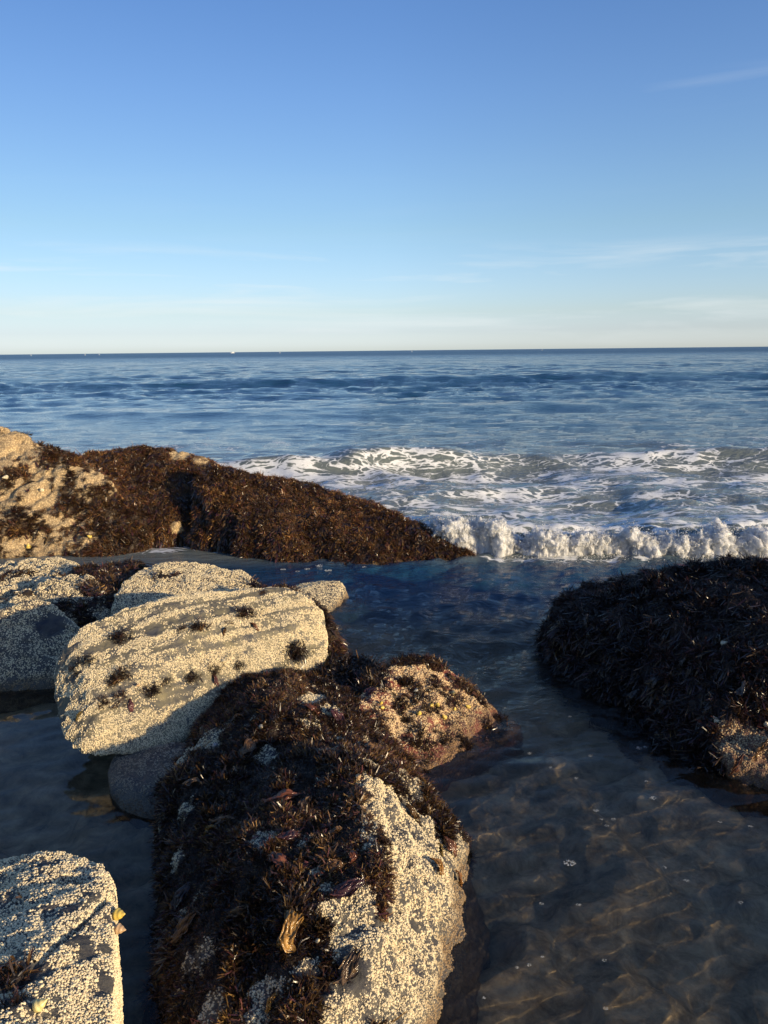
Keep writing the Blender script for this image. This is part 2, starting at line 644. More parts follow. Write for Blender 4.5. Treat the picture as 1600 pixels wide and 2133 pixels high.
def build_rock(name, label, hulls, mat, voxel=0.03, smooth=6, sub=1, amp=0.03, freq=3.0, crag=0.012, strata=None,
               weed=None, barn=None, blobs=(), cat='rock', weed_size=0.035, weed_d=0.02, weed_per=7, barn_geo=0, barn_r=0.0030,
               drape=0, drape_len=0.1, drape_w=0.012, red=None, seed=1, weed_cols=WEED_COLS, group=None, tint=(1, 1, 1), shadow_only=False,
               disp=None, kfine=1.0, wnoise=1.0, curl=.22, widthf=.14, clump=8):
    me, V = make_body(hulls, voxel, smooth, sub)
    T = tri_arrays(me)
    VN = vnormals(V, T)
    dd = amp * fbm(V, freq, 5, seed) * 1.6
    cr_ = fbm(V, freq * 2.2, 4, seed + 31, ridged=True)
    dd = dd - crag * np.clip(cr_, 0, 1) * 1.5 + kfine * 0.005 * fbm(V, 26, 3, seed + 51)
    if strata is not None:
        ax, fr, am = strata
        q = V.copy()
        ax = np.array(ax) / np.linalg.norm(ax)
        q = q - np.outer(q @ ax, ax) * 0.93
        dd += am * fbm(q, fr, 4, seed + 77)
    if disp is not None:
        dd += disp(V, VN)
    V = V + VN * dd[:, None]
    VN = vnormals(V, T)
    me.vertices.foreach_set('co', V.astype(np.float32).ravel())
    me.update()
    rk = Rock()
    rk.V, rk.T, rk.N = V, T, VN
    rk.bvh = BVHTree.FromPolygons([tuple(v) for v in V], [tuple(int(i) for i in t) for t in T])
    x, y, z = V.T
    W = np.zeros(len(V)) if weed is None else weed(V, VN) + 0 * x
    B = np.full(len(V), 0.75) if barn is None else barn(V, VN) + 0 * x
    RD = np.zeros(len(V)) if red is None else red(V, VN)
    for (px, py, r_, s_, kind) in blobs:
        h = hitpx(rk, px, py)
        if h is None:
            continue
        dist = np.linalg.norm(V - np.array(h[0])[None], axis=1) / r_
        k = s_ * (1 - sst(0.55, 1.25, dist))
        if kind == 'w':
            W = W + k
        elif kind == 'r':
            RD = RD + k
        else:
            B = B + k
    W = sst(0.42, 0.58, W + wnoise * (1.0 * fbm(V, 8, 5, seed + 5, gain=.6) + 0.4 * fbm(V, 40, 2, seed + 8)))
    for k, a in (('weed', W), ('barn', B), ('red', np.clip(RD, 0, 1))):
        at = me.attributes.new(k, 'FLOAT', 'POINT')
        at.data.foreach_set('value', a.astype(np.float32))
    me.name = name
    me.polygons.foreach_set('use_smooth', [True] * len(me.polygons))
    o = link(name, me, mat)
    o.cycles.is_caustics_receiver = True
    tag(o, label, cat, group)
    rk.obj = o
    rk.W = W
    parts = []
    if weed is not None or blobs:
        area = 1.0
        p, n, f, b3, area = surf_sample(V, T, VN, int(60000))
        cnt = int(area / (weed_d ** 2) * 2.2)
        p, n, f, b3, area = surf_sample(V, T, VN, cnt)
        ww = (W[f] * b3).sum(1)
        ok = (rng.random(cnt) < ww) & (p[:, 2] > -0.06) & facing(p, n, -0.45)
        p, n = p[ok], n[ok]
        i = thin(p, weed_d)
        p, n = p[i], n[i]
        if len(p):
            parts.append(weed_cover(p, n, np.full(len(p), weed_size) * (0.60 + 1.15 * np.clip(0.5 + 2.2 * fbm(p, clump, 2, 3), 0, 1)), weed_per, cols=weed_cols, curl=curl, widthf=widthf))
        if drape:
            p, n, f, b3, area = surf_sample(V, T, VN, int(area * drape))
            ww = (W[f] * b3).sum(1)
            ok = (rng.random(len(p)) < ww) & (p[:, 2] > -0.02) & (n[:, 2] < 0.85) & facing(p, n, -0.3)
            if ok.sum():
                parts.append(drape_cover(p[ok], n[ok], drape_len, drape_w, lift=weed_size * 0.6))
        if parts:
            v, l, s_, c = join_parts(parts)
            wm = mesh_np('seaweed', v, l, s_, {'tint': c})
            wo_ = link('seaweed', wm, M_WEED, o)
            tag(wo_, kind='stuff')
    if barn_geo:
        p, n, f, b3, area = surf_sample(V, T, VN, 1000)
        cnt = int(area * barn_geo)
        p, n, f, b3, area = surf_sample(V, T, VN, cnt)
        zz = (.50 * fbm(p, 13, 3, seed + 9, gain=.7) + .36 * fbm(p, 42, 2, seed + 10) + .40 * perlin(p * 115, seed + 11)) / .115
        ww = (W[f] * b3).sum(1)
        zz = zz - 1.6 * (np.clip(RD, 0, 1)[f] * b3).sum(1)
        ok = (zz + 6 * ((B[f] * b3).sum(1) - .80) > -0.40) & (rng.random(cnt) > ww * 1.02) & (p[:, 2] > -0.03) & facing(p, n, -0.1)
        p, n = p[ok], n[ok]
        i = thin(p, barn_r * 1.55)
        p, n = p[i], n[i]
        m = len(p)
        ca, cb = np.array([.82, .69, .43]), np.array([0.46, 0.34, 0.20])
        k = rng.random((m, 1)) ** 1.8
        k2 = np.clip(0.5 + 1.4 * fbm(p, 4, 3, seed + 20), 0, 1)[:, None] * 0.5
        tn = (ca * (1 - k) + cb * k) * (1 - k2) + (np.array([0.64, 0.56, 0.40])) * k2
        if mat is M_PINK:
            tn = tn * np.array([1.0, 0.88, 0.76])
        foot = (1 - sst(0.02, 0.10, p[:, 2]))[:, None]
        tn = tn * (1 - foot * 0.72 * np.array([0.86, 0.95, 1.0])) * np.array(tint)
        rr = barn_r * (0.5 + 1.0 * rng.random(m) ** 1.6)
        bm_ = barnacle_mesh(p, n + rng.normal(size=n.shape) * 0.12, rr, tn)
        bo = link('barnacles', bm_, M_BARN, o)
        tag(bo, kind='stuff')
    return rk


def nn(V, f, octv=3, seed=0):
    return fbm(V, f, octv, seed)


ROCKS = {}


def streaks(V, n):
    # folds running down the steep flank, humps on top
    side = 1 - sst(.55, .9, n[:, 2])
    return side * .075 * fbm(V * np.array([1, .6, .22]), 8, 3, 501) * 1.6 + .05 * fbm(V, 6, 3, 502)


# --- far ridge, right lobe -----------------------------------------
ROCKS['ridge'] = build_rock('rock', 'long low ridge of rock wholly furred in brown seaweed, its tip in the breaking wave',
    [[P(395, 1130, 7.6), P(400, 1000, 7.9), P(455, 972, 8.1), P(520, 992, 8.2), P(600, 1000, 8.15), P(640, 1003, 8.1), P(700, 1022, 8.0),
      P(640, 1175, 6.95), P(520, 1160, 7.2), P(420, 1140, 7.5),
      (-1.9, 9.3, -.3), (.2, 9.0, -.3), (-1.95, 7.5, -.3), (-.6, 6.8, -.3), (.1, 7, -.3)],
     [P(640, 1003, 8.1), P(700, 1020, 7.95), P(760, 1036, 7.8), P(820, 1062, 7.65), P(860, 1084, 7.5), P(800, 1178, 6.9), P(680, 1178, 6.9), P(880, 1182, 6.9),
      (-.6, 6.8, -.3), (.5, 7.0, -.3), (-.5, 8.8, -.3), (.5, 8.3, -.3)],
     [P(780, 1045, 7.7), P(840, 1073, 7.5), P(890, 1098, 7.35), P(940, 1122, 7.25), P(985, 1150, 7.15), P(1005, 1168, 7.1), P(900, 1182, 6.9), (.9, 7.0, -.3), (-.2, 6.85, -.3), (.9, 7.8, -.3), (0, 8.2, -.3)]],
    M_FAR, voxel=0.045, smooth=4, sub=1, amp=0.05, freq=2.2, crag=0.03, seed=3,
    weed=lambda V, n: 0.95 - 0.5 * (V[:, 2] < .02), barn=lambda V, n: 0.35,
    weed_size=0.016, weed_d=0.011, weed_per=7, drape=4500, drape_len=0.06, drape_w=0.012, disp=streaks, weed_cols=SUNLIT_COLS, curl=.4, wnoise=.3)
# --- far ridge, middle lobe -------------------------------------------
ROCKS['lobe'] = build_rock('rock', 'humped rock coated in brown seaweed between the tan far left rock and the long ridge',
    [[P(170, 938, 8.8), P(230, 930, 8.9), P(330, 930, 8.9), P(390, 944, 8.8), P(440, 962, 8.7), P(470, 985, 8.6),
      P(380, 1090, 7.8), P(300, 1080, 7.7), P(380, 1112, 7.75), P(320, 1118, 7.6), (-3.4, 7.6, -.3), (-1.9, 7.8, -.3), (-3.6, 9.8, -.3), (-1.6, 9.6, -.3), P(180, 1060, 8.0)]],
    M_FAR, voxel=0.045, smooth=4, sub=1, amp=0.07, freq=2.0, crag=0.04, seed=9,
    weed=lambda V, n: 0.9 - 0.0 * V[:, 2], barn=lambda V, n: 0.6,
    blobs=((375, 945, .14, -0.8, 'w'), (420, 958, .12, -.7, 'w'), (370, 1098, .1, -.6, 'w')),
    weed_size=0.016, weed_d=0.011, weed_per=7, drape=3500, drape_len=0.06, drape_w=0.012, disp=streaks, weed_cols=SUNLIT_COLS, curl=.4, wnoise=.5)
# --- far left rock -------------------------------------------------------
ROCKS['farleft'] = build_rock('rock', 'large tan barnacled rock with dark seaweed patches at the far left beside the inlet',
    [[P(-60, 870, 8.7), P(20, 893, 8.6), P(70, 915, 8.5), P(130, 935, 8.4), P(190, 965, 8.3), P(240, 1010, 8.1),
      P(300, 1070, 7.8), P(330, 1115, 7.6), P(260, 1150, 7.35), P(120, 1155, 7.3), P(0, 1155, 7.25), P(-120, 1155, 7.2),
      (-4.8, 7.2, -.3), (-2.6, 7.3, -.3), (-5.4, 9.8, -.3), (-3, 9.4, -.3), P(-200, 900, 9.0), P(-260, 1100, 7.6)]],
    M_FAR, voxel=0.042, smooth=4, sub=1, amp=0.10, freq=2.0, crag=0.06, seed=14,
    weed=lambda V, n: 0.39 + 0.5 * sst(-3.4, -2.7, V[:, 0]) + 1.0 * nn(V, 3.2, 4, 5), barn=lambda V, n: 0.80,
    blobs=((90, 925, .22, .6, 'w'), (130, 945, .25, .7, 'w'), (25, 920, .2, -.6, 'w'), (20, 950, .25, -.6, 'w'), (60, 1010, .35, -.35, 'w'), (110, 1130, .4, -.3, 'w'),
           (170, 1070, .3, .35, 'w'), (60, 1080, .25, .35, 'w'), (40, 985, .12, .5, 'w'), (220, 970, .3, .7, 'w'), (300, 1090, .3, .6, 'w'), (180, 1000, .1, -.5, 'w')),
    weed_size=0.021, weed_d=0.014, weed_per=7, drape=350, drape_len=0.06, drape_w=0.016, weed_cols=SUNLIT_COLS * .8, curl=.4, wnoise=1.9)
# --- left mid rocks --------------------------------------------------------
ROCKS['slab'] = build_rock('rock', 'flat pale barnacled slab at the left edge just in front of the narrow inlet',
    [[P(-80, 1185, 6.0), P(0, 1172, 6.1), P(60, 1163, 6.2), P(130, 1158, 6.2), P(160, 1165, 6.1), P(165, 1180, 5.9), P(120, 1210, 5.5), P(0, 1235, 5.2),
      (-3.6, 5.0, -.3), (-2.4, 5.6, -.3), (-4, 6.3, -.3), (-2.5, 6.3, -.3), P(-140, 1230, 5.2)]],
    M_ROCK, voxel=0.035, amp=0.04, freq=3.5, crag=0.05, seed=21, weed=lambda V, n: 0.12 + 0.3 * (n[:, 2] < .5), barn=lambda V, n: .95,
    weed_size=0.035, weed_d=0.03, blobs=((160, 1165, .12, .7, 'w'), (30, 1200, .15, .35, 'w')), barn_geo=26000, barn_r=0.0042)
ROCKS['step'] = build_rock('rock', 'grey barnacled rock with sunlit upper edge behind the wedge shaped rock',
    [[P(-60, 1275, 4.9), P(20, 1240, 5.1), P(90, 1205, 5.35), P(150, 1190, 5.45), P(190, 1195, 5.4), P(205, 1225, 5.2), P(240, 1260, 5.0), P(250, 1290, 4.9), P(60, 1300, 5.0),
      (-3.3, 5.0, -.3), (-1.7, 4.9, -.3), (-3.2, 5.7, -.3), (-2.0, 5.5, -.3)]],
    M_ROCK, voxel=0.03, amp=0.05, freq=4, crag=0.06, seed=25, weed=lambda V, n: 0.08, barn=lambda V, n: .9,
    weed_size=0.035, weed_d=0.03, blobs=((200, 1225, .12, .8, 'w'), (215, 1250, .1, .6, 'w'), (170, 1270, .10, .5, 'w'), (130, 1262, .07, .7, 'w'), (185, 1300, .08, .7, 'w'), (60, 1232, .05, .5, 'w')), barn_geo=26000, barn_r=0.004)
ROCKS['wedge'] = build_rock('rock', 'wedge shaped barnacled rock in shade at the left edge with a flat front',
    [[P(-70, 1290, 4.5), P(0, 1268, 4.6), P(80, 1242, 4.75), P(105, 1250, 4.72), P(150, 1290, 4.6), P(178, 1330, 4.5), P(150, 1400, 4.3), P(30, 1420, 4.28), P(-60, 1425, 4.2),
      (-3.0, 4.1, -.3), (-1.7, 4.2, -.3), (-3.2, 5.1, -.3), (-1.7, 4.9, -.3)]],
    M_ROCK, voxel=0.025, smooth=3, amp=0.02, freq=4, crag=0.03, seed=28, weed=lambda V, n: 0.05, barn=lambda V, n: .78,
    weed_size=0.03, weed_d=0.03, blobs=((105, 1300, .1, -.5, 'b'),), barn_geo=30000, barn_r=0.0038)
ROCKS['loaf'] = build_rock('rock', 'smooth loaf shaped pale rock with a sunlit top behind the long tilted boulder',
    [[P(238, 1235, 5.05), P(262, 1200, 5.35), P(300, 1175, 5.6), P(360, 1167, 5.75), P(430, 1170, 5.8), P(500, 1185, 5.75), P(545, 1210, 5.6), P(555, 1235, 5.3),
      P(500, 1290, 4.8), P(250, 1310, 4.7), (-2.0, 4.7, -.3), (-.6, 5.0, -.3), (-1.9, 5.9, -.3), (-.8, 6.0, -.3)]],
    M_ROCK, voxel=0.03, amp=0.025, freq=3.2, crag=0.03, seed=33, weed=lambda V, n: 0.06, barn=lambda V, n: .95,
    weed_size=0.035, weed_d=0.028, blobs=((262, 1205, .12, .8, 'w'), (330, 1170, .07, .55, 'w'), (545, 1222, .12, .7, 'w'), (340, 1200, .05, .6, 'w'), (360, 1200, .05, .6, 'w'), (560, 1230, .1, .7, 'w')),
    barn_geo=28000, barn_r=0.004)
ROCKS['crevice'] = build_rock('rock', 'low dark weedy rock wedged between the flat slab and the loaf shaped rock',
    [[P(150, 1180, 5.8), P(200, 1190, 5.9), P(260, 1172, 5.95), P(295, 1165, 5.95), P(290, 1180, 5.8), P(250, 1240, 5.1), P(180, 1230, 5.2),
      (-2.5, 5.1, -.3), (-1.6, 5.0, -.3), (-2.3, 6.2, -.3), (-1.7, 6.2, -.3)]],
    M_ROCK, voxel=0.03, amp=0.03, freq=4, crag=0.02, seed=35, weed=lambda V, n: 0.62, barn=lambda V, n: .6,
    weed_size=0.022, weed_d=0.014, drape=900, drape_len=.08, drape_w=.010)
# --- the long tilted boulder --------------------------------------------------
bl_ax = np.array(P(600, 1240, 4.5)) - np.array(P(180, 1310, 3.8))
ROCKS['long'] = build_rock('boulder', 'long tilted cream boulder with straight bands and scattered dark weed tufts, sunlit',
    [[P(109, 1440, 3.62), P(112, 1390, 3.70), P(130, 1345, 3.76), P(178, 1300, 3.86), P(250, 1269, 3.98), P(330, 1246, 4.10), P(430, 1230, 4.24), P(530, 1223, 4.36), P(590, 1225, 4.42),
      P(645, 1236, 4.44), P(676, 1272, 4.38), P(686, 1335, 4.27), P(676, 1395, 4.14), P(560, 1450, 3.85), P(400, 1548, 3.50), P(300, 1572, 3.38), P(215, 1582, 3.30), P(165, 1573, 3.28), P(130, 1540, 3.36), P(112, 1480, 3.5),
      P(180, 1400, 3.56), P(420, 1320, 3.86), P(600, 1310, 4.10), P(200, 1500, 3.36), P(350, 1470, 3.55), P(560, 1400, 3.95),
      (-1.55, 4.15, .35), (-1.5, 4.1, .08), (-1.0, 4.45, .5), (-1.0, 4.45, .02), (-.62, 4.70, .42), (-.55, 4.6, .0), (-.40, 4.5, .12)]],
    M_OLIVE, voxel=0.022, smooth=3, sub=1, amp=0.020, freq=3, crag=0.010, seed=41, strata=(bl_ax, 20, 0.017),
    weed=lambda V, n: 0.0 * V[:, 0],
    barn=lambda V, n: 0.75 + 1.5 * nn(V - np.outer(V @ (bl_ax / np.linalg.norm(bl_ax)), bl_ax / np.linalg.norm(bl_ax)) * .92, 19, 3, 4) + .25 * (1 - sst(.1, .3, V[:, 2])),
    blobs=((322, 1312, .05, -.9, 'b'), (230, 1365, .05, -.25, 'b'), (140, 1440, .05, .4, 'w'), (160, 1410, .03, .4, 'w'), (575, 1222, .03, .5, 'w'),
           (130, 1470, .05, -.6, 'b'), (195, 1500, .05, -.3, 'b')),
    weed_size=0.02, weed_d=0.012, barn_geo=95000, barn_r=0.0031)
ROCKS['longweed'] = build_rock('rock', 'weed coated rock hidden behind the right end of the long tilted boulder',
    [[P(560, 1214, 5.0), P(610, 1222, 5.0), P(664, 1252, 4.9), P(704, 1306, 4.75), P(712, 1352, 4.6), P(700, 1395, 4.4), (-.9, 4.7, -.3), (-.25, 4.3, -.3), (-.3, 4.9, -.3), (-.8, 5.3, -.3), P(560, 1260, 4.7)]],
    M_ROCK, voxel=0.03, amp=0.02, freq=4, crag=0.01, seed=44, weed=lambda V, n: 0.95, barn=lambda V, n: .4,
    weed_size=0.024, weed_d=0.013, weed_per=8, drape=500, drape_len=.06, drape_w=.010)
ROCKS['tip'] = build_rock('rock', 'low wet tongue of rock breaking the water beyond the long boulder',
    [[P(560, 1240, 5.6), P(620, 1215, 6.0), P(670, 1208, 6.05), P(708, 1208, 6.0), P(720, 1222, 5.9), P(700, 1250, 5.65), P(676, 1272, 5.4), P(600, 1290, 5.2),
      (-1.0, 5.2, -.3), (-.4, 5.3, -.3), (-.2, 6.1, -.3), (-1.0, 6.2, -.3)]],
    M_ROCK, voxel=0.025, amp=0.012, freq=5, crag=0.008, seed=47, barn=lambda V, n: .85, barn_geo=28000, barn_r=0.004)
ROCKS['tuftrock'] = build_rock('rock', 'small black weed covered rock between long boulder and pinkish rock',
    [[P(655, 1400, 4.1), P(672, 1375, 4.2), P(710, 1362, 4.3), P(750, 1366, 4.35), P(780, 1380, 4.3), P(795, 1400, 4.2), P(790, 1440, 3.9), P(700, 1440, 3.8), (-.5, 3.8, -.3), (.1, 3.9, -.3), (0, 4.6, -.3), (-.45, 4.6, -.3)]],
    M_ROCK, voxel=0.03, amp=0.02, freq=4, crag=0.01, seed=49, weed=lambda V, n: 0.97, barn=lambda V, n: .4,
    weed_size=0.026, weed_d=0.014, weed_per=8, weed_cols=WEED_COLS[[2, 3, 3, 0]])
# --- pyramid block ------------------------------------------------------------
ROCKS['block'] = build_rock('rock', 'sunlit pyramid shaped pinkish rock with red stains and a weedy crest',
    [[P(735, 1430, 3.85), P(785, 1392, 4.0), P(830, 1368, 4.1), P(868, 1360, 4.12), P(905, 1372, 4.1), P(950, 1408, 4.05), P(1000, 1450, 3.98), P(1062, 1500, 3.88), P(1088, 1522, 3.78), P(1075, 1532, 3.70), P(990, 1572, 3.46),
      P(905, 1604, 3.30), P(860, 1600, 3.27), P(800, 1540, 3.4), P(740, 1480, 3.5), (-.2, 3.5, -.3), (.2, 3.3, -.35), (.75, 3.75, -.35), (.5, 4.4, -.3), (-.2, 4.4, -.3)]],
    M_PINK, voxel=0.022, smooth=2, amp=0.026, freq=5, crag=0.022, seed=55,
    weed=lambda V, n: 0.12 + 0.25 * (n[:, 2] > .75), barn=lambda V, n: .86, red=lambda V, n: sst(.08, .22, nn(V, 7, 3, 99)) * .85,
    blobs=((865, 1365, .1, .9, 'w'), (820, 1380, .08, .9, 'w'), (780, 1410, .08, .9, 'w'), (910, 1385, .07, .9, 'w'), (750, 1440, .06, .9, 'w'), (960, 1425, .05, .8, 'w'), (1000, 1460, .04, .8, 'w'),
           (1040, 1500, .04, .6, 'w'), (980, 1440, .04, .7, 'w'), (970, 1545, .03, .7, 'w'), (860, 1440, .02, .5, 'w'), (840, 1425, .03, .5, 'w'), (865, 1400, .025, -.9, 'w')),
    weed_size=0.015, weed_d=0.0085, weed_per=7, barn_geo=60000, barn_r=0.0036, drape=500, drape_len=.05, drape_w=.008, curl=.45)
# --- small shaded rock --------------------------------------------------------
ROCKS['small'] = build_rock('rock', 'small rounded grey rock in shade tucked under the long tilted boulder',
    [[P(222, 1600, 3.28), P(238, 1565, 3.42), P(280, 1550, 3.5), P(340, 1545, 3.5), P(400, 1545, 3.4), P(380, 1640, 3.0), P(335, 1700, 2.93), P(290, 1700, 2.94), P(245, 1665, 3.02), P(222, 1630, 3.12),
      (-1.25, 3.1, -.3), (-1.0, 2.85, -.35), (-.7, 2.9, -.3), (-.7, 3.6, -.3), (-1.2, 3.6, -.3)]],
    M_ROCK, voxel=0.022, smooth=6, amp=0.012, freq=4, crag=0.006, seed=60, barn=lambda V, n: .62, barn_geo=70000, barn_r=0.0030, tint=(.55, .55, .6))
# --- central rock ---------------------------------------------------------------
ROCKS['central'] = build_rock('boulder', 'big rounded central boulder matted with dark seaweed, a bright barnacle stripe on its right',
    [[P(400, 1540, 3.55), P(450, 1450, 3.72), P(520, 1405, 3.85), P(600, 1388, 3.92), P(680, 1402, 3.88), P(735, 1445, 3.75), P(775, 1510, 3.5), P(760, 1570, 3.05), P(420, 1650, 2.85), P(370, 1580, 3.2), P(330, 1650, 3.0),
      P(560, 1480, 3.3), P(800, 1560, 3.3), P(865, 1595, 3.15),
      (-1.0, 2.8, -.35), (.1, 2.7, -.35), (-.9, 3.7, -.3), (.1, 3.7, -.3), (-.5, 4.1, -.3)],
     [P(350, 1620, 2.95), P(338, 1700, 2.75), P(338, 1800, 2.5), P(345, 1900, 2.28), P(345, 2000, 2.08), P(350, 2100, 1.9), P(360, 2200, 1.7),
      P(450, 1560, 3.2), P(600, 1540, 3.1), P(745, 1570, 2.95), P(800, 1570, 3.1), P(870, 1600, 3.0), P(925, 1670, 2.85), P(962, 1750, 2.68), P(972, 1830, 2.5), P(968, 1950, 2.25), P(940, 2040, 2.06), P(900, 2120, 1.92), P(860, 2200, 1.75),
      P(760, 1640, 2.55), P(800, 1800, 2.15), P(800, 1950, 1.92), P(600, 1700, 2.42), P(600, 1900, 1.95), P(450, 1750, 2.38), P(430, 1950, 2.0), P(600, 2080, 1.72), P(480, 2080, 1.78), P(720, 2080, 1.74), P(600, 2200, 1.6),
      (-.70, 1.5, -.35), (.2, 1.6, -.35), (-.98, 2.9, -.35), (.35, 2.8, -.35), (-.80, 2.2, -.4), (.42, 2.3, -.4)]],
    M_ROCK, voxel=0.022, smooth=3, amp=0.045, freq=4.2, crag=0.03, seed=70,
    weed=lambda V, n: 0.68 - .75 * sst(-.03, .08, V[:, 0]) * sst(2.80, 2.45, V[:, 1]) + 0.4 * nn(V, 5, 3, 12), barn=lambda V, n: .8,
    blobs=((770, 1590, .06, -1.2, 'w'), (780, 1640, .07, -1.4, 'w'), (800, 1700, .08, -1.4, 'w'), (830, 1760, .08, -1.4, 'w'), (870, 1830, .1, -1.5, 'w'), (900, 1890, .1, -1.5, 'w'), (860, 1950, .14, -1.5, 'w'), (820, 2030, .13, -1.5, 'w'),
           (740, 1890, .07, -1.2, 'w'), (760, 1960, .1, -1.4, 'w'), (720, 2110, .09, -1.0, 'w'), (860, 2090, .1, -1.4, 'w'), (640, 1460, .05, -1.1, 'w'), (690, 1480, .05, -1.0, 'w'), (655, 1450, .05, -.9, 'w'),
           (860, 1660, .05, -1.2, 'w'), (890, 1710, .05, -1.0, 'w'), (930, 1800, .06, -1.0, 'w'), (370, 1600, .07, -.7, 'w'), (385, 1690, .06, -.5, 'w'), (365, 1790, .05, -.45, 'w'),
           (660, 1820, .04, -1.0, 'w'), (680, 1850, .03, -1.0, 'w'), (540, 2060, .04, -.5, 'w'), (640, 2020, .04, -.7, 'w'), (450, 2100, .05, -.45, 'w'), (530, 2110, .04, -.5, 'w'),
           (400, 1560, .06, -.8, 'w'), (560, 1580, .06, -.7, 'w'), (680, 1900, .04, -.6, 'w'), (600, 1650, .05, -.4, 'w'), (550, 1750, .05, -.5, 'w'), (640, 1960, .05, .5, 'w'),
           (800, 1600, .05, .9, 'w'), (830, 1640, .035, .9, 'w'), (900, 1660, .04, .9, 'w'), (930, 1730, .05, .9, 'w'), (480, 1700, .3, .3, 'w'), (560, 1900, .2, .35, 'w'), (570, 1430, .2, .4, 'w'),
           (810, 1900, .02, -.9, 'b'), (860, 1930, .02, -.9, 'b'), (790, 1920, .02, -.6, 'b'), (840, 1880, .015, -.7, 'b'), (730, 2030, .05, -.8, 'b'), (650, 2060, .05, -.7, 'b'), (800, 1630, .02, -.8, 'b'), (905, 1960, .02, -.7, 'b')),
    weed_size=0.0105, weed_d=0.0060, weed_per=7, barn_geo=105000, barn_r=0.0030, drape=0, curl=.5, widthf=.22, wnoise=.8)
# --- foreground left ---------------------------------------------------------------
def fl_disp(V, n):
    # notch and a vertical split near the right side
    c = np.array(PZ(150, 1830, .5))
    d = np.linalg.norm((V - c) * np.array([1, 1.3, 1]), axis=1)
    e2 = np.array(PZ(205, 1900, .5))
    return -0.045 * (1 - sst(0.0, .07, d)) - 0.02 * (1 - sst(0.0, .015, np.abs(V[:, 0] - (e2[0] + .10 * (V[:, 1] - e2[1]))))) * (V[:, 2] > .3)


ROCKS['fore'] = build_rock('boulder', 'blocky boulder in the bottom left corner, thickly crusted with cream barnacles in full sun',
    [[PZ(-150, 1840, .45), PZ(0, 1790, .46), PZ(70, 1775, .47), PZ(140, 1771, .47), PZ(190, 1778, .47), PZ(222, 1796, .47), PZ(236, 1815, .46), PZ(238, 1900, .49), PZ(238, 2000, .53), PZ(246, 2133, .56), PZ(256, 2300, .58),
      PZ(-250, 2300, .62), PZ(0, 2200, .66), PZ(60, 1950, .58), PZ(-150, 2000, .58),
      (-2.0, 2.1, -.35), (-.95, 2.08, -.35), (-.84, 1.95, -.35), (-.74, 1.6, -.35), (-.66, 1.3, -.35), (-.63, 1.0, -.35), (-2.0, 1.0, -.35), (-.64, 1.2, .3), (-.92, 2.06, .2)]],
    M_ROCK, voxel=0.018, smooth=1, sub=1, amp=0.018, freq=4, crag=0.016, seed=80, disp=fl_disp,
    weed=lambda V, n: 0.05, barn=lambda V, n: .86 + .5 * nn(V, 8, 3, 44),
    blobs=((12, 2040, .05, .8, 'w'), (20, 2090, .03, .7, 'w'), (170, 1960, .03, -.6, 'b'), (180, 1990, .025, -.6, 'b'), (60, 2030, .04, -.5, 'b'), (220, 1975, .02, -.8, 'b'), (150, 1890, .03, -.5, 'b'), (225, 2050, .02, -.7, 'b')),
    weed_size=0.02, weed_d=0.014, barn_geo=125000, barn_r=0.0029)
# --- right rock ------------------------------------------------------------------------
ROCKS['right'] = build_rock('boulder', 'hulking black boulder draped with wet seaweed at the right edge, in shade',
    [[P(1136, 1310, 4.75), P(1140, 1268, 4.85), P(1164, 1238, 5.0), P(1225, 1224, 5.1), P(1280, 1214, 5.15), P(1330, 1192, 5.1), P(1400, 1178, 5.0), P(1480, 1162, 4.9), P(1540, 1174, 4.8), P(1620, 1185, 4.7), P(1720, 1200, 4.6),
      P(1132, 1345, 4.7), P(1145, 1390, 4.6), P(1200, 1460, 4.2), P(1300, 1545, 3.72), P(1420, 1610, 3.35), P(1500, 1645, 3.18), P(1600, 1672, 3.08), P(1700, 1690, 3.0),
      P(1560, 1420, 3.55), P(1400, 1400, 3.95), P(1300, 1350, 4.3), P(1650, 1330, 3.7), P(1530, 1560, 3.28), P(1750, 1500, 3.3),
      (1.0, 4.6, -.35), (1.3, 3.6, -.35), (1.6, 3.15, -.35), (2.2, 2.95, -.35), (3.2, 3.5, -.35), (3.3, 5.2, -.35), (1.4, 5.5, -.35), (3.0, 4.5, .7)]],
    M_PINK, voxel=0.032, smooth=3, amp=0.07, freq=3.0, crag=0.06, seed=90, disp=streaks,
    weed=lambda V, n: 0.95 - 0.75 * sst(.8, .2, V[:, 1] - 3.0) * sst(1.45, 1.7, V[:, 0]) * sst(.35, .15, V[:, 2]), barn=lambda V, n: .75,
    tint=(.72, .70, .68), blobs=((1590, 1645, .11, -.7, 'w'),),
    weed_size=0.018, weed_d=0.011, weed_per=7, weed_cols=WEED_COLS[[0, 2, 3, 2, 5]] * .55, drape=2200, drape_len=.07, drape_w=.006, barn_geo=25000, barn_r=0.004, curl=.4, wnoise=.5)  # weed palette darkened so the shade on this rock reads deeper
# unseen boulders added beside the viewer, placed and shaped to shade the pool
ROCKS['shade_rock1'] = build_rock('boulder', 'low unseen boulder added outside the right edge of the view to shade the pool',
    [[(2.5, 1.3, -.4), (3.7, 1.0, -.4), (3.9, 2.0, -.4), (2.7, 2.2, -.4), (2.7, 1.5, .30), (3.5, 1.2, .34), (3.4, 1.8, .34), (2.8, 2.0, .25)]],
    M_ROCK, voxel=0.05, amp=0.05, freq=2, seed=95)
ROCKS['shade_rock2'] = build_rock('boulder', 'unseen boulder added at the feet of the viewer, on the right, for its shadow',
    [[(.75, .2, -.4), (1.5, .1, -.4), (1.8, .8, -.4), (1.5, 1.15, -.4), (.9, 1.0, -.4), (.95, .4, .5), (1.4, .3, .55), (1.5, .8, .5), (1.0, .85, .45)]],
    M_ROCK, voxel=0.05, amp=0.05, freq=2, seed=97)

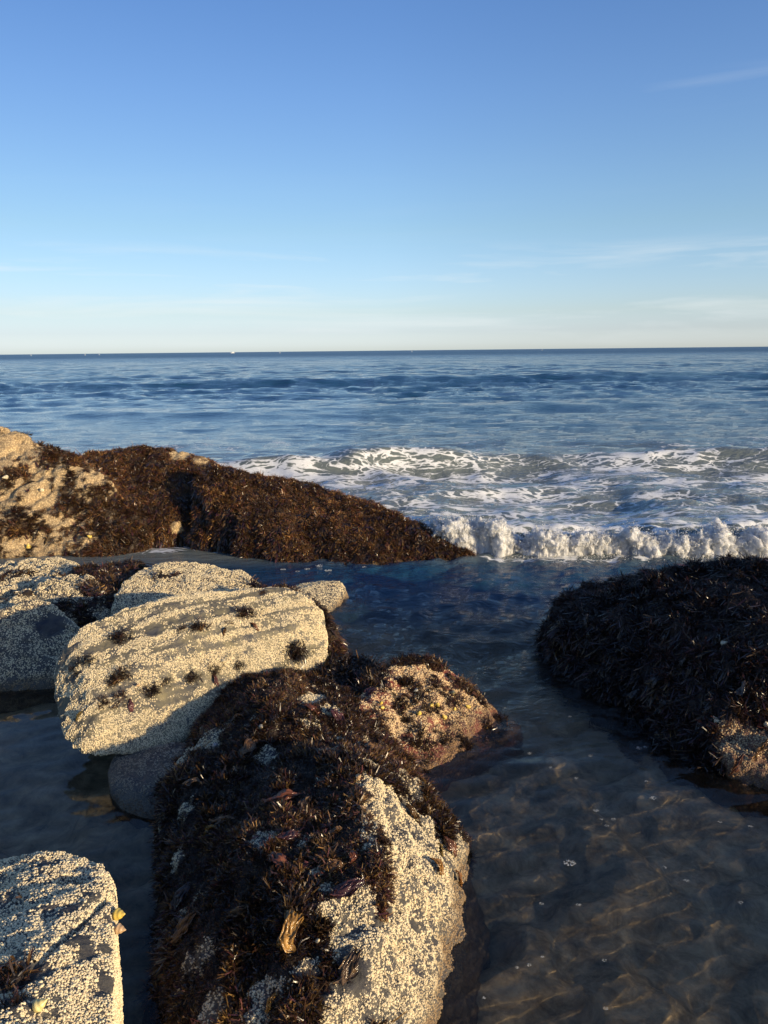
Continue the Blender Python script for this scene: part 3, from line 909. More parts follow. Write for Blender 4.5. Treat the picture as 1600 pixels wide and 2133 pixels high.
# ------------------------------------------------------------------ seabed
gx = np.concatenate([np.linspace(-60, -6, 40), np.linspace(-5.9, 6.9, 260), np.linspace(7, 60, 40)])
gy = np.concatenate([np.linspace(-40, -3, 30), np.linspace(-2.9, 10, 280), np.linspace(10.2, 90, 60)])
X, Y = np.meshgrid(gx, gy)
PT = np.stack([X.ravel(), Y.ravel(), 0 * X.ravel()], 1)
zb = -0.30 + 0.06 * fbm(PT, 1.2, 4, 200) * 2 - 0.25 * sst(4, 9, PT[:, 1]) - 3 * sst(9, 60, PT[:, 1]) + .008 * fbm(PT, 9, 2, 210)
# submerged ledge under the long boulder and the sunny right pool
zb += 0.13 * np.exp(-(((PT[:, 0] + 1.15) / .35) ** 2 + ((PT[:, 1] - 2.9) / .6) ** 2))
zb += 0.12 * sst(-.1, .25, fbm(PT, 2.6, 3, 230)) * (PT[:, 1] < 6)
PT[:, 2] = zb


def grid_faces(nr, nc):
    i = np.arange(nr - 1)[:, None] * nc + np.arange(nc - 1)[None]
    return np.stack([i, i + 1, i + 1 + nc, i + nc], -1).reshape(-1)


m_bed, t = new_mat('wet_sand_and_weed')
o_ = N(t, 'ShaderNodeOutputMaterial')
b_ = N(t, 'ShaderNodeBsdfPrincipled')
g_ = N(t, 'ShaderNodeNewGeometry')
r_ = ramp(t, [(0.3, (0.10, 0.08, 0.05)), (0.5, (0.32, 0.255, 0.16)), (0.7, (0.58, 0.47, 0.30))])
t.links.new(noise(t, g_.outputs['Position'], 9, 8, 0.7, 0.4), r_.inputs[0])
t.links.new(r_.outputs[0], b_.inputs['Base Color'])
b_.inputs['Roughness'].default_value = 1
b_.inputs['Specular IOR Level'].default_value = 0
bp = N(t, 'ShaderNodeBump')
bp.inputs['Distance'].default_value = 0.006
t.links.new(noise(t, g_.outputs['Position'], 25, 8, 0.7), bp.inputs['Height'])
t.links.new(bp.outputs[0], b_.inputs['Normal'])
t.links.new(b_.outputs[0], o_.inputs[0])
me = mesh_np('seabed', PT, grid_faces(len(gy), len(gx)), np.full((len(gy) - 1) * (len(gx) - 1), 4))
bed = link('seabed', me, m_bed)
tag(bed, kind='structure')
bed.cycles.is_caustics_receiver = True

# ------------------------------------------------------------------ sea
ys = list(np.linspace(-30, -.5, 30)) + list(np.linspace(-.4, .6, 20))
y_ = .62
while y_ < 9000:
    ys.append(y_)
    y_ += max(.012, .0088 * y_)
ys = np.array(ys)
NC = 640
us = np.linspace(-1, 1, NC)
us = np.sign(us) * (0.75 * np.abs(us) + 0.25 * np.abs(us) ** 3)
Yg = np.repeat(ys[:, None], NC, 1)
Xg = us[None] * (np.maximum(ys, 0)[:, None] * 0.80 + 2.6)
wx, wy = Xg.ravel(), Yg.ravel()
dist = np.maximum(wy, .3)


def crest(X):
    """where the broken wave stands (its front foot)"""
    return 7.12 + 0.10 * np.sin(X * 1.3 + .5) + .05 * np.sin(X * 3.1)


Q = np.stack([wx, wy, 0 * wx], 1)
Qs = np.stack([wx * .60 + .25 * np.sin(wy * .3), wy + .12 * wx, 0 * wx], 1)
zs = np.zeros_like(wx)
# pool and channel ripples
rip = (.12 * sst(1.8, 2.6, wy) + .88 * sst(2.8, 4.4, wy)) * (1 - sst(7.4, 8.5, wy)) * sst(-1.2, -.2, wx)
Qr = np.stack([wx * .8 + wy * .5, wy * 1.0 - wx * .35, 0 * wx], 1)
zs += rip * (0.075 * fbm(Qr * [1, 1.8, 1], 1.6, 3, 300) + .050 * fbm(Qr * [1, 2.2, 1], 4.5, 3, 301))
zs += 0.0055 * fbm(Qr * [.6, 1.5, 1], 8.5, 2, 305) * (1 - sst(7, 8, wy))
# open sea chop with level of detail
sea = sst(7.2, 9, wy)
for wl, am, sd in ((38.0, .12, 308), (15.0, .15, 309), (6.0, .17, 310), (2.6, .17, 311), (1.2, .12, 312), (.55, .06, 313), (.27, .026, 314)):
    lod = (1 - sst(wl / .035, wl / .018, dist)) * sst(wl * 2.2, wl * 5, dist + 8)
    calm = 0.30 + .70 * sst(22, 42, wy) + .6 * (1 - sst(12, 18, wy))
    zs += sea * lod * calm * am * 1.5 * (-np.abs(perlin(Qs / wl * [1, 1.2, 1], sd)) * 1.3 + .4 * perlin(Qs / wl * 1.7, sd + 20) + .2)
# swell 1 with a steep front
yc = 12.7 + .5 * np.sin(wx * .35 + .6) + .5 * fbm(np.stack([wx, 0 * wx, 0 * wx], 1), .7, 2, 320)
dy = wy - yc
amp1 = .26 * (0.55 + .9 * np.clip(.5 + 1.3 * fbm(np.stack([wx, 0 * wx + 3, 0 * wx], 1), .45, 2, 322), 0, 1))
zs += amp1 * np.where(dy < 0, np.exp(-(dy / .42) ** 2), np.exp(-(dy / 1.1) ** 2))
zs += -.05 * np.exp(-((dy + 1.3) / .8) ** 2)
# swell 2 far out
dy2 = wy - (47 + 3 * np.sin(wx * .04))
zs += .38 * np.where(dy2 < 0, np.exp(-(dy2 / 2.0) ** 2), np.exp(-(dy2 / 4.5) ** 2))
dy3 = wy - (26 + 1.5 * np.sin(wx * .1))
zs += .10 * np.where(dy3 < 0, np.exp(-(dy3 / 1.0) ** 2), np.exp(-(dy3 / 2.5) ** 2))
# heave behind the broken wave
cy = crest(wx)
on = sst(.4, .9, wx + .2 * (wy - 7))
dyb = wy - (cy + .55)
zs += on * .26 * np.where(dyb < 0, np.exp(-(dyb / .28) ** 2), np.exp(-(dyb / .8) ** 2)) * (.8 + .5 * fbm(Q, 1.2, 2, 330))
# attributes
murk = .04 + .3 * sst(3.6, 7.0, wy)
surf = sst(6.7, 7.3, wy) * (1 - sst(11.5, 21, wy))                # milky green surf water
foam = np.zeros_like(wx)
fpat = np.clip(.5 + 1.6 * fbm(Qs * [1, 1.6, 1], .5, 3, 340), 0, 1)
foam = np.maximum(foam, (.62 + .16 * fpat) * sst(7.1, 7.6, wy) * (1 - sst(11.5, 16.5, wy)))
foam = np.maximum(foam, .52 * np.exp(-((wy - 16) / 3.0) ** 2))
foam += .20 * np.exp(-((dy + .05) / .28) ** 2) + .14 * np.exp(-((dy + .9) / .5) ** 2)
foam += .30 * on * np.exp(-((wy - cy - .5) / .35) ** 2)
foam = np.maximum(foam, sst(.7, 1.1, wx) * .86 * np.exp(-((wy - cy + .10) / .20) ** 2))
foam = np.maximum(foam, .30 * np.exp(-((wy - 5.6) / 1.3) ** 2) * sst(-1, .4, wx))
rough = sst(18, 60, wy)
me = mesh_np('water', np.stack([wx, wy, zs], 1), grid_faces(len(ys), NC), np.full((len(ys) - 1) * (NC - 1), 4),
             {'murk': murk, 'deep': sst(4.4, 7.0, wy), 'horizon': sst(30, 420, wy), 'surf': surf, 'foam': foam, 'far': rough, 'chop': sst(3.0, 4.5, wy) * sst(-1.2, -.3, wx)})

m_w, t = new_mat('sea_water')
o_ = N(t, 'ShaderNodeOutputMaterial')
g_ = N(t, 'ShaderNodeNewGeometry')
pos = g_.outputs['Position']
A = {k: N(t, 'ShaderNodeAttribute', attribute_name=k).outputs['Fac'] for k in ('horizon', 'murk', 'deep', 'surf', 'foam', 'far', 'chop')}


def stretched(sx, sy, rot=0):
    m_ = N(t, 'ShaderNodeMapping')
    m_.inputs['Scale'].default_value = (sx, sy, 1)
    m_.inputs['Rotation'].default_value = (0, 0, rot)
    t.links.new(pos, m_.inputs['Vector'])
    return m_.outputs[0]


# ripples: fine near, coarse far
h1 = noise(t, stretched(.5, 1.0), 2.2, 7, .62, .3)
h2 = noise(t, stretched(.7, 1.4, .35), 14, 5, .55, .6)
h3 = noise(t, stretched(.35, 1.0), .35, 8, .66, .2)
near = math_(t, 'MULTIPLY', h2, math_(t, 'ADD', .0003, math_(t, 'MULTIPLY', A['chop'], .020)))
hs = math_(t, 'ADD', near, math_(t, 'MULTIPLY', math_(t, 'MULTIPLY', h1, A['chop']), .085))
hs = math_(t, 'ADD', hs, math_(t, 'MULTIPLY', math_(t, 'MULTIPLY', h3, A['far']), .5))
hs = math_(t, 'ADD', hs, math_(t, 'MULTIPLY', math_(t, 'MULTIPLY', noise(t, stretched(.5, 1.2, .1), 5.5, 6, .6, .4), A['deep']), .022))
bp = N(t, 'ShaderNodeBump')
bp.inputs['Distance'].default_value = 1.0
bp.inputs['Strength'].default_value = 1.0
t.links.new(hs, bp.inputs['Height'])
gs = N(t, 'ShaderNodeBsdfGlass')
gs.inputs['Color'].default_value = (.88, .86, .82, 1)
gs.inputs['Roughness'].default_value = 0
gs.inputs['IOR'].default_value = 1.333
t.links.new(bp.outputs[0], gs.inputs['Normal'])
silt = N(t, 'ShaderNodeBsdfDiffuse')
silt.inputs['Color'].default_value = (.07, .065, .055, 1)
near_w = N(t, 'ShaderNodeMixShader')
t.links.new(A['murk'], near_w.inputs[0])
t.links.new(gs.outputs[0], near_w.inputs[1])
t.links.new(silt.outputs[0], near_w.inputs[2])
pr = N(t, 'ShaderNodeBsdfPrincipled')
pr.inputs['IOR'].default_value = 1.333
t.links.new(mixc(t, A['surf'], (.010, .050, .100), (.15, .17, .155)), pr.inputs['Base Color'])
t.links.new(math_(t, 'ADD', math_(t, 'ADD', 0.03, math_(t, 'MULTIPLY', A['far'], .03)), math_(t, 'MULTIPLY', A['horizon'], .30)), pr.inputs['Roughness'])
t.links.new(bp.outputs[0], pr.inputs['Normal'])
wat = N(t, 'ShaderNodeMixShader')
t.links.new(A['deep'], wat.inputs[0])
t.links.new(near_w.outputs[0], wat.inputs[1])
t.links.new(pr.outputs[0], wat.inputs[2])
# foam lace
wn = N(t, 'ShaderNodeTexNoise')
wn.inputs['Scale'].default_value = 1.6
wn.inputs['Detail'].default_value = 4
t.links.new(stretched(.6, 1.0), wn.inputs['Vector'])
vm = N(t, 'ShaderNodeVectorMath', operation='MULTIPLY_ADD')
t.links.new(wn.outputs['Color'], vm.inputs[0])
vm.inputs[1].default_value = (1.1, 1.1, 0)
t.links.new(stretched(.45, 1.0), vm.inputs[2])
vo = N(t, 'ShaderNodeTexVoronoi', feature='DISTANCE_TO_EDGE')
vo.inputs['Scale'].default_value = 2.6
t.links.new(vm.outputs[0], vo.inputs['Vector'])
vo2 = N(t, 'ShaderNodeTexVoronoi', feature='DISTANCE_TO_EDGE')
vo2.inputs['Scale'].default_value = 8.0
t.links.new(vm.outputs[0], vo2.inputs['Vector'])
lace = math_(t, 'ADD', math_(t, 'SUBTRACT', .24, math_(t, 'MULTIPLY', vo.outputs['Distance'], 1.0)),
             math_(t, 'SUBTRACT', .22, math_(t, 'MULTIPLY', vo2.outputs['Distance'], 1.9)))
lace = math_(t, 'ADD', lace, math_(t, 'MULTIPLY', math_(t, 'SUBTRACT', noise(t, stretched(.5, 1.0), 1.1, 7, .7), .5), 1.7))
lace = math_(t, 'ADD', lace, math_(t, 'MULTIPLY', math_(t, 'SUBTRACT', noise(t, stretched(.8, 1.0), 16, 5, .7), .5), .5))
fm = math_(t, 'ADD', lace, math_(t, 'MULTIPLY', A['foam'], 1.25))
fm = math_(t, 'MULTIPLY', math_(t, 'SUBTRACT', fm, 1.02), 5.0, clamp=True)
fm = math_(t, 'MULTIPLY', fm, math_(t, 'ADD', .55, math_(t, 'MULTIPLY', noise(t, pos, 24, 4, .7), .7)), clamp=True)
fd = N(t, 'ShaderNodeBsdfDiffuse')
fd.inputs['Color'].default_value = (.78, .78, .76, 1)
fin = N(t, 'ShaderNodeMixShader')
t.links.new(fm, fin.inputs[0])
t.links.new(wat.outputs[0], fin.inputs[1])
t.links.new(fd.outputs[0], fin.inputs[2])
t.links.new(fin.outputs[0], o_.inputs[0])
sea_o = link('water', me, m_w)
tag(sea_o, kind='structure')
sea_o.cycles.is_caustics_caster = True

# ------------------------------------------------------------------ breaking wave
m_f, t = new_mat('white_water')
o_ = N(t, 'ShaderNodeOutputMaterial')
b_ = N(t, 'ShaderNodeBsdfPrincipled')
g_ = N(t, 'ShaderNodeNewGeometry')
r_ = ramp(t, [(0.34, (.90, .91, .90)), (0.5, (.98, .98, .97))])
t.links.new(noise(t, g_.outputs['Position'], 9, 8, .7), r_.inputs[0])
t.links.new(r_.outputs[0], b_.inputs['Base Color'])
b_.inputs['Roughness'].default_value = .6
b_.inputs['Subsurface Weight'].default_value = 1.0
b_.inputs['Subsurface Radius'].default_value = (1, 1, 1)
b_.inputs['Subsurface Scale'].default_value = .045
bp = N(t, 'ShaderNodeBump')
bp.inputs['Distance'].default_value = 0.03
t.links.new(noise(t, g_.outputs['Position'], 90, 6, .8), bp.inputs['Height'])
t.links.new(bp.outputs[0], b_.inputs['Normal'])
tl = N(t, 'ShaderNodeBsdfTranslucent')
tl.inputs['Color'].default_value = (.8, .8, .76, 1)
mx = N(t, 'ShaderNodeMixShader')
mx.inputs[0].default_value = .25
t.links.new(b_.outputs[0], mx.inputs[1])
t.links.new(tl.outputs[0], mx.inputs[2])
t.links.new(mx.outputs[0], o_.inputs[0])

NU, NV = 1500, 130
xk = np.array([.30, .43, .52, .62, .75, .92, 1.05, 1.16, 1.26, 1.36, 1.44, 1.55, 1.70, 1.91, 2.10, 2.25, 2.42, 2.60, 2.75, 2.90, 3.05, 3.2, 3.38, 3.6, 3.8, 4.5, 5.5, 6.4])
hk = np.array([.05, .14, .30, .37, .39, .38, .36, .30, .20, .13, .20, .24, .23, .20, .23, .24, .20, .22, .25, .19, .22, .28, .27, .22, .25, .20, .22, .1])
X1 = np.linspace(.30, 6.4, NU)
h1_ = np.interp(X1, xk, hk)
q1 = np.stack([X1, 0 * X1, 0 * X1], 1)
h1_ = 1.05 * h1_ * (1 + 1.0 * fbm(q1, 3, 3, 410))
foot = crest(X1) - .03 + .22 * fbm(q1, 2.2, 3, 412)
v1 = np.linspace(0, 1, NV)
VV = v1[None] + 0 * X1[:, None]
HH = h1_[:, None]
Zc = HH * np.sin(np.pi * np.clip(VV, 0, 1) ** .72) ** .62 * (1 - .25 * VV) - .02
Yc = foot[:, None] + (.06 + 1.0 * HH) * VV ** 1.4 * 1.25 - .16 * HH * np.sin(np.pi * np.clip(VV * 1.5, 0, 1))
V = np.stack([X1[:, None] + 0 * VV, Yc, Zc], -1).reshape(-1, 3)
i_ = np.arange(NU - 1)[:, None] * NV + np.arange(NV - 1)[None]
F_ = np.stack([i_, i_ + NV, i_ + NV + 1, i_ + 1], -1).reshape(-1)
T = np.concatenate([F_.reshape(-1, 4)[:, [0, 1, 2]], F_.reshape(-1, 4)[:, [0, 2, 3]]])
VN = vnormals(V, T)
edge = np.repeat(np.clip(h1_ / .2, .3, 1.2)[:, None], NV, 1).ravel()
Vv = V * np.array([1, 1, .8])
rg_ = fbm(Vv, 11, 4, 402, gain=.6, ridged=True)
V = V + VN * (edge * (.17 * fbm(Vv, 5, 3, 400) + .075 * fbm(Vv, 13, 5, 401, gain=.7) + .035 * np.clip(rg_, -.2, 1)))[:, None]
V = V + VN * (.028 * fbm(Vv, 40, 3, 404, gain=.7))[:, None]
V += np.stack([perlin(V * 18, 420), perlin(V * 18, 421), perlin(V * 18, 422)], 1) * .030
V[:, 2] += np.repeat((np.clip(fbm(q1, 20, 2, 415) - .1, 0, 1) * .22)[:, None], NV, 1).ravel() * np.repeat(np.exp(-((v1 - .42) / .10) ** 2)[None], NU, 0).ravel()
VN = vnormals(V, T)
me = mesh_np('breaking_wave_foam', V, F_, np.full(len(F_) // 4, 4))
tag(link('breaking_wave_foam', me, m_f), 'white crest of the small wave breaking against the ridge tip', 'wave foam', kind='stuff')
# spray
idx = rng.choice(len(V), 26000)
idx = idx[V[idx, 2] > .03]
pp = V[idx] + VN[idx] * (rng.random((len(idx), 1)) ** 3 * .11) + rng.normal(size=(len(idx), 3)) * .010 + np.array([[0, 0, .006]])
ex = np.stack([rng.normal(.45, .28, 1500), 7.75 + rng.normal(0, .15, 1500), np.abs(rng.normal(.10, .10, 1500))], 1)
foot_d = np.stack([rng.uniform(.9, 6, 2500), 0 * np.zeros(2500), np.full(2500, .01)], 1)
foot_d[:, 1] = crest(foot_d[:, 0]) - np.abs(rng.normal(0, .10, 2500))
pp = np.concatenate([pp, ex, foot_d])
oc = np.array([[1, 0, 0], [-1, 0, 0], [0, 1, 0], [0, -1, 0], [0, 0, 1], [0, 0, -1]], float)
fc = np.array([[0, 2, 4], [2, 1, 4], [1, 3, 4], [3, 0, 4], [2, 0, 5], [1, 2, 5], [3, 1, 5], [0, 3, 5]])
rad = .0016 + .0070 * rng.random(len(pp)) ** 3
Vd = (pp[:, None] + oc[None] * rad[:, None, None]).reshape(-1, 3)
Fd = (np.arange(len(pp))[:, None, None] * 6 + fc[None]).ravel()
tag(link('spray', mesh_np('spray', Vd, Fd, np.full(len(pp) * 8, 3)), m_f), 'fine droplets thrown up above the breaking wave', 'spray', kind='stuff')

# ------------------------------------------------------------------ things on the rocks
def snail_mesh(s, c1, c2, seed):
    """a whelk: tapering whorls with a body whorl and a lip"""
    V, Lp, C_ = [], [], []
    K, Rn = 14, 15
    rg = random.Random(seed)
    for i in range(Rn):
        f = i / (Rn - 1)
        rad = (math.sin(min(1, f * 1.35 + .02) * math.pi * .5) * (1 if f < .72 else math.cos((f - .72) / .28 * math.pi * .5) ** .6 + .02))
        wh = 1 + .07 * math.sin(f * 22)
        for k in range(K):
            a = 2 * math.pi * k / K
            lip = 1 + .22 * max(0, math.cos(a - .6)) * sst(.4, .8, f)
            rr = s * .5 * rad * wh * lip
            V.append((rr * math.cos(a), rr * math.sin(a) * .92, s * (1.35 * (1 - f) - .45)))
            sh = .85 + .25 * math.sin(f * 22 + 1) * .5
            C_.append([(c1[j] * (1 - f) * .3 + c2[j] * (.7 + .3 * f)) * sh for j in range(3)])
    for i in range(Rn - 1):
        for k in range(K):
            k2 = (k + 1) % K
            Lp += [i * K + k, i * K + k2, (i + 1) * K + k2, (i + 1) * K + k][::-1]
    sizes = [4] * ((Rn - 1) * K) + [K, K]
    Lp += list(range(K)) + list(range((Rn - 1) * K, Rn * K))[::-1]
    return mesh_np('whelk', V, Lp, sizes, {'tint': np.array(C_)})


YEL = ((.62, .42, .07), (.70, .50, .10))
PAL = ((.60, .48, .30), (.72, .62, .42))
TAN = ((.38, .24, .12), (.52, .34, .18))
GRY = ((.20, .20, .19), (.30, .30, .28))


def snail(px, py, rock, size, cols, label, group=None):
    h = hitpx(ROCKS[rock], px, py)
    if h is None:
        print('snail misses', px, py, rock)
        return
    p, n = h
    if n.dot(CAM - p) < 0:
        n = -n
    o = link('whelk', snail_mesh(size, cols[0], cols[1], int(px)), M_SNAIL)
    up = (n + Vector((random.uniform(-1.3, 1.3), random.uniform(-.8, .2), random.uniform(-.6, .6)))).normalized()
    o.rotation_euler = up.to_track_quat('Z', 'Y').to_euler()
    o.location = p + n * size * .42
    tag(o, label, 'sea snail', group)


G1 = 'yellow sea snails on the pyramid shaped rock'
snail(791, 1466, 'block', .020, YEL, 'upper yellow snail of the touching pair on the pyramid shaped rock', G1)
snail(794, 1475, 'block', .020, YEL, 'lower yellow snail of the touching pair on the pyramid shaped rock', G1)
snail(898, 1470, 'block', .021, YEL, 'yellow snail, left of the close pair high on the pyramid shaped rock', G1)
snail(908, 1469, 'block', .024, YEL, 'pale yellow snail, right of the close pair high on the pyramid shaped rock', G1)
snail(872, 1489, 'block', .024, YEL, 'bright yellow snail below and left of the close pair on the pyramid shaped rock', G1)
snail(926, 1497, 'block', .025, YEL, 'long yellow snail lowest of those on the pyramid shaped rock', G1)
snail(947, 1480, 'block', .018, YEL, 'small yellow snail beside the red stain on the pyramid shaped rock', G1)
snail(973, 1474, 'block', .024, YEL, 'yellow snail nearest the water tip of the pyramid shaped rock', G1)
snail(866, 1439, 'block', .022, GRY, 'round grey snail just under the weedy crest of the pyramid shaped rock')
snail(943, 1444, 'block', .024, ((.3, .25, .12), (.38, .32, .16)), 'dull olive snail right of the grey one on the pyramid shaped rock')
G2 = 'pale sea snails on the left end of the long boulder'
snail(113, 1443, 'long', .026, PAL, 'topmost of the pale snails clinging to the left end of the long tilted boulder', G2)
snail(113, 1457, 'long', .022, PAL, 'second from the top of the pale snails on the left end of the long tilted boulder', G2)
snail(116, 1469, 'long', .026, PAL, 'third from the top of the pale snails on the left end of the long tilted boulder', G2)
snail(117, 1482, 'long', .026, PAL, 'lowest of the pale snails clinging to the left end of the long tilted boulder', G2)
snail(463, 1377, 'long', .022, PAL, 'lone pale snail in the middle of the banded face of the long tilted boulder')
snail(288, 1428, 'long', .016, TAN, 'small tan snail beside the low tufts on the long tilted boulder')
snail(544, 1516, 'central', .024, PAL, 'round cream snail on the weed near the top of the central boulder')
snail(448, 1556, 'central', .026, GRY, 'large grey snail on the shaded upper left of the central boulder')
snail(808, 1594, 'central', .020, TAN, 'tan snail in the weed beside the top of the bright barnacle stripe')
snail(791, 1580, 'central', .018, GRY, 'grey snail in the dark cleft above the tan snail on the central boulder')
snail(743, 1622, 'central', .022, TAN, 'orange tan snail on the left rim of the bright barnacle stripe, upper one')
snail(757, 1690, 'central', .022, TAN, 'orange tan snail on the left rim of the bright barnacle stripe, lower one')
snail(588, 1813, 'central', .018, YEL, 'small yellow snail below the red brown frond on the central boulder')
snail(662, 1962, 'central', .014, PAL, 'tiny pale snail right of the big golden frond on the central boulder')
snail(236, 1908, 'fore', .030, YEL, 'big golden snail on the water side of the bottom left boulder')
snail(238, 1936, 'fore', .026, TAN, 'pinkish tan snail just below the golden one on the bottom left boulder')
snail(75, 2105, 'fore', .026, ((.55, .45, .15), (.72, .60, .25)), 'dull yellow snail on the barnacles near the bottom of the bottom left boulder')
snail(9, 2008, 'fore', .020, PAL, 'white snail at the left rim above the dark weed on the bottom left boulder')
snail(62, 1142, 'farleft', .05, YEL, 'yellow snail low on the far left rock just above the inlet')
snail(85, 1022, 'farleft', .045, PAL, 'pale snail in the middle of the far left rock face')
snail(15, 995, 'farleft', .05, PAL, 'pale snail at the left edge high on the far left rock')
snail(188, 1120, 'farleft', .04, YEL, 'yellow snail low on the far left rock towards the long ridge')
snail(213, 1236, 'step', .03, PAL, 'cream snail in the weedy crack beside the loaf shaped rock, left one')
snail(244, 1244, 'loaf', .03, PAL, 'cream snail in the weedy crack beside the loaf shaped rock, right one')
snail(1497, 1505, 'right', .030, PAL, 'pale snail among the hanging weed low on the right black boulder')
snail(1505, 1344, 'right', .030, PAL, 'pale snail halfway up the right black boulder')
snail(1596, 1512, 'right', .030, PAL, 'pale snail at the frame edge above the sunlit foot of the right boulder')


def lump_tuft(px, py, rock, size, label, n_=22, hang=0.2, cols=WEED_COLS[[2, 3, 3, 0]], flat=1.0):
    h = hitpx(ROCKS[rock], px, py)
    if h is None:
        print('tuft misses', px, py, rock)
        return
    p, n = np.array(h[0]), np.array(h[1])
    if np.dot(n, np.array(CAM) - p) < 0:
        n = -n
    t_, b_2 = frame(n[None])
    q = rng.normal(size=(n_, 2)) * size * .36
    pts = p + t_ * q[:, :1] * 1.2 + b_2 * q[:, 1:] * flat
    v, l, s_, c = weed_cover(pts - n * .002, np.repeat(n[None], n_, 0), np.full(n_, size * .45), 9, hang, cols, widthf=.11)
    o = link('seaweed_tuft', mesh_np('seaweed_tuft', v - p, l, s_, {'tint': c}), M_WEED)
    o.location = p
    tag(o, label, 'seaweed', 'dark weed tufts on the long boulder')


LT = (
    (613, 1358, .075, 'large round black tuft near the right end of the long tilted boulder'),
    (513, 1282, .060, 'spiky black tuft above the hanging brown frond on the upper long boulder'),
    (412, 1308, .055, 'bushy black tuft right of the bare dark patch on the long tilted boulder'),
    (381, 1310, .030, 'small tuft between the bare dark patch and the bushy tuft'),
    (248, 1330, .055, 'dark tuft left of the bare dark patch on the long tilted boulder'),
    (477, 1297, .025, 'tiny tuft at the root of the golden brown frond on the upper long boulder'),
    (258, 1405, .045, 'dark tuft at the root of the slanting golden frond on the long boulder'),
    (235, 1420, .035, 'flattened tuft left of the slanting golden frond'),
    (398, 1410, .045, 'wide low tuft on the middle of the long boulder near its shaded edge'),
    (310, 1438, .050, 'dark tuft right of the hanging purple frond on the long tilted boulder'),
    (250, 1455, .040, 'round tuft left of the hanging purple frond on the long tilted boulder'),
    (215, 1464, .035, 'round tuft lowest and furthest left of the row on the long boulder'),
    (157, 1388, .038, 'dark tuft on the left shoulder of the long tilted boulder, lower one'),
    (182, 1374, .035, 'dark tuft on the left shoulder of the long tilted boulder, upper one'),
    (446, 1397, .035, 'dark tuft at the root of the frond hanging into the shadow edge'),
    (498, 1388, .035, 'thin tuft by the shadow edge of the long tilted boulder'),
    (347, 1420, .030, 'small tuft in the middle of the lower row on the long tilted boulder'),
    (549, 1237, .030, 'small tuft close to the top edge of the long tilted boulder'),
)
for px, py, s_, lb in LT:
    lump_tuft(px, py, 'long', s_ * 1.15, lb, n_=int(18 + s_ * 520))


def frond(px, py, rock, ln, wd, ang, colr, label, pleat=.005, nu=14, nv=8, lift=.012, group=None, curl=0.0, ribbons=6):
    """wet ragged ribbons growing from one holdfast and lying on the rock; ang = way they run, degrees clockwise from straight down as seen"""
    rk = ROCKS[rock]
    h = hitpx(rk, px, py)
    if h is None:
        print('frond misses', px, py, rock)
        return
    p, n = h
    if n.dot(CAM - p) < 0:
        n = -n
    rg = random.Random(int(px * 7 + py))
    if rock == 'central':
        ln, wd, colr = ln * 1.05, wd * 1.2, [c * 1.15 for c in colr]
    V, C_, F = [], [], []
    for rb in range(ribbons):
        g0 = (rb / max(1, ribbons - 1) * 2 - 1)
        a = R(ang) + g0 * min(.75, wd / ln * .55) + rg.uniform(-.12, .12)
        d = M3 @ Vector((-math.sin(a), -math.cos(a), 0))
        d = (d - n * d.dot(n)).normalized()
        sd = n.cross(d).normalized()
        L_ = ln * rg.uniform(.6, 1.12) * (1 - .2 * abs(g0))
        w0 = wd / ribbons * rg.uniform(1.3, 2.3)
        ph = [rg.uniform(0, 40) for _ in range(4)]
        GR = np.array([[j / nv * 2.2 + ph[0], i / nu * 3.2 + ph[1], ph[2]] for i in range(nu + 1) for j in range(nv + 1)])
        PL = perlin(GR, 3) + .6 * perlin(GR * [2.3, 2, 1], 5)
        WV = perlin(np.array([[i / nu * 2.6 + ph[3], ph[0], 0] for i in range(nu + 1)]), 8)
        WD = perlin(np.array([[i / nu * 6 + ph[1], ph[3], 0] for i in range(nu + 1)]), 9)
        lf = lift * rg.uniform(.3, 1.2)
        o0 = len(V)
        for i in range(nu + 1):
            f = i / nu
            w_ = w0 * (.30 + .9 * math.sin(min(1, f * 1.3) * math.pi * .5)) * (1 + .6 * WD[i]) * (1 if f < .85 else (1 - f) / .15 * .8 + .2)
            for j in range(nv + 1):
                g = j / nv * 2 - 1
                q = p + d * (L_ * (f - .35)) + sd * (w_ * g * .5 + wd * g0 * .25 * min(1, f * 2) + ln * .22 * WV[i] * f)
                c = rk.bvh.find_nearest(q)
                base = c[0] if c[0] is not None and (c[0] - q).length < .08 else q
                hh = (.016 if rock in ('central', 'right') else .004) + lf * math.sin(min(1, f * 1.1 + .05) * math.pi) + pleat * 2.2 * PL[i * (nv + 1) + j]
                V.append(tuple(base * .75 + q * .25 + n * max(.002, hh) - p))
                s1 = max(.25, .8 + 1.1 * PL[i * (nv + 1) + j])
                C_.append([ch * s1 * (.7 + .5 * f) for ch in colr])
        for i in range(nu):
            for j in range(nv):
                a0 = o0 + i * (nv + 1) + j
                F.append((a0, a0 + 1, a0 + nv + 2, a0 + nv + 1))
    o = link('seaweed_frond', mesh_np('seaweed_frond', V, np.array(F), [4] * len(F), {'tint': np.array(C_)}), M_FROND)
    o.location = p
    tag(o, label, 'seaweed', group)


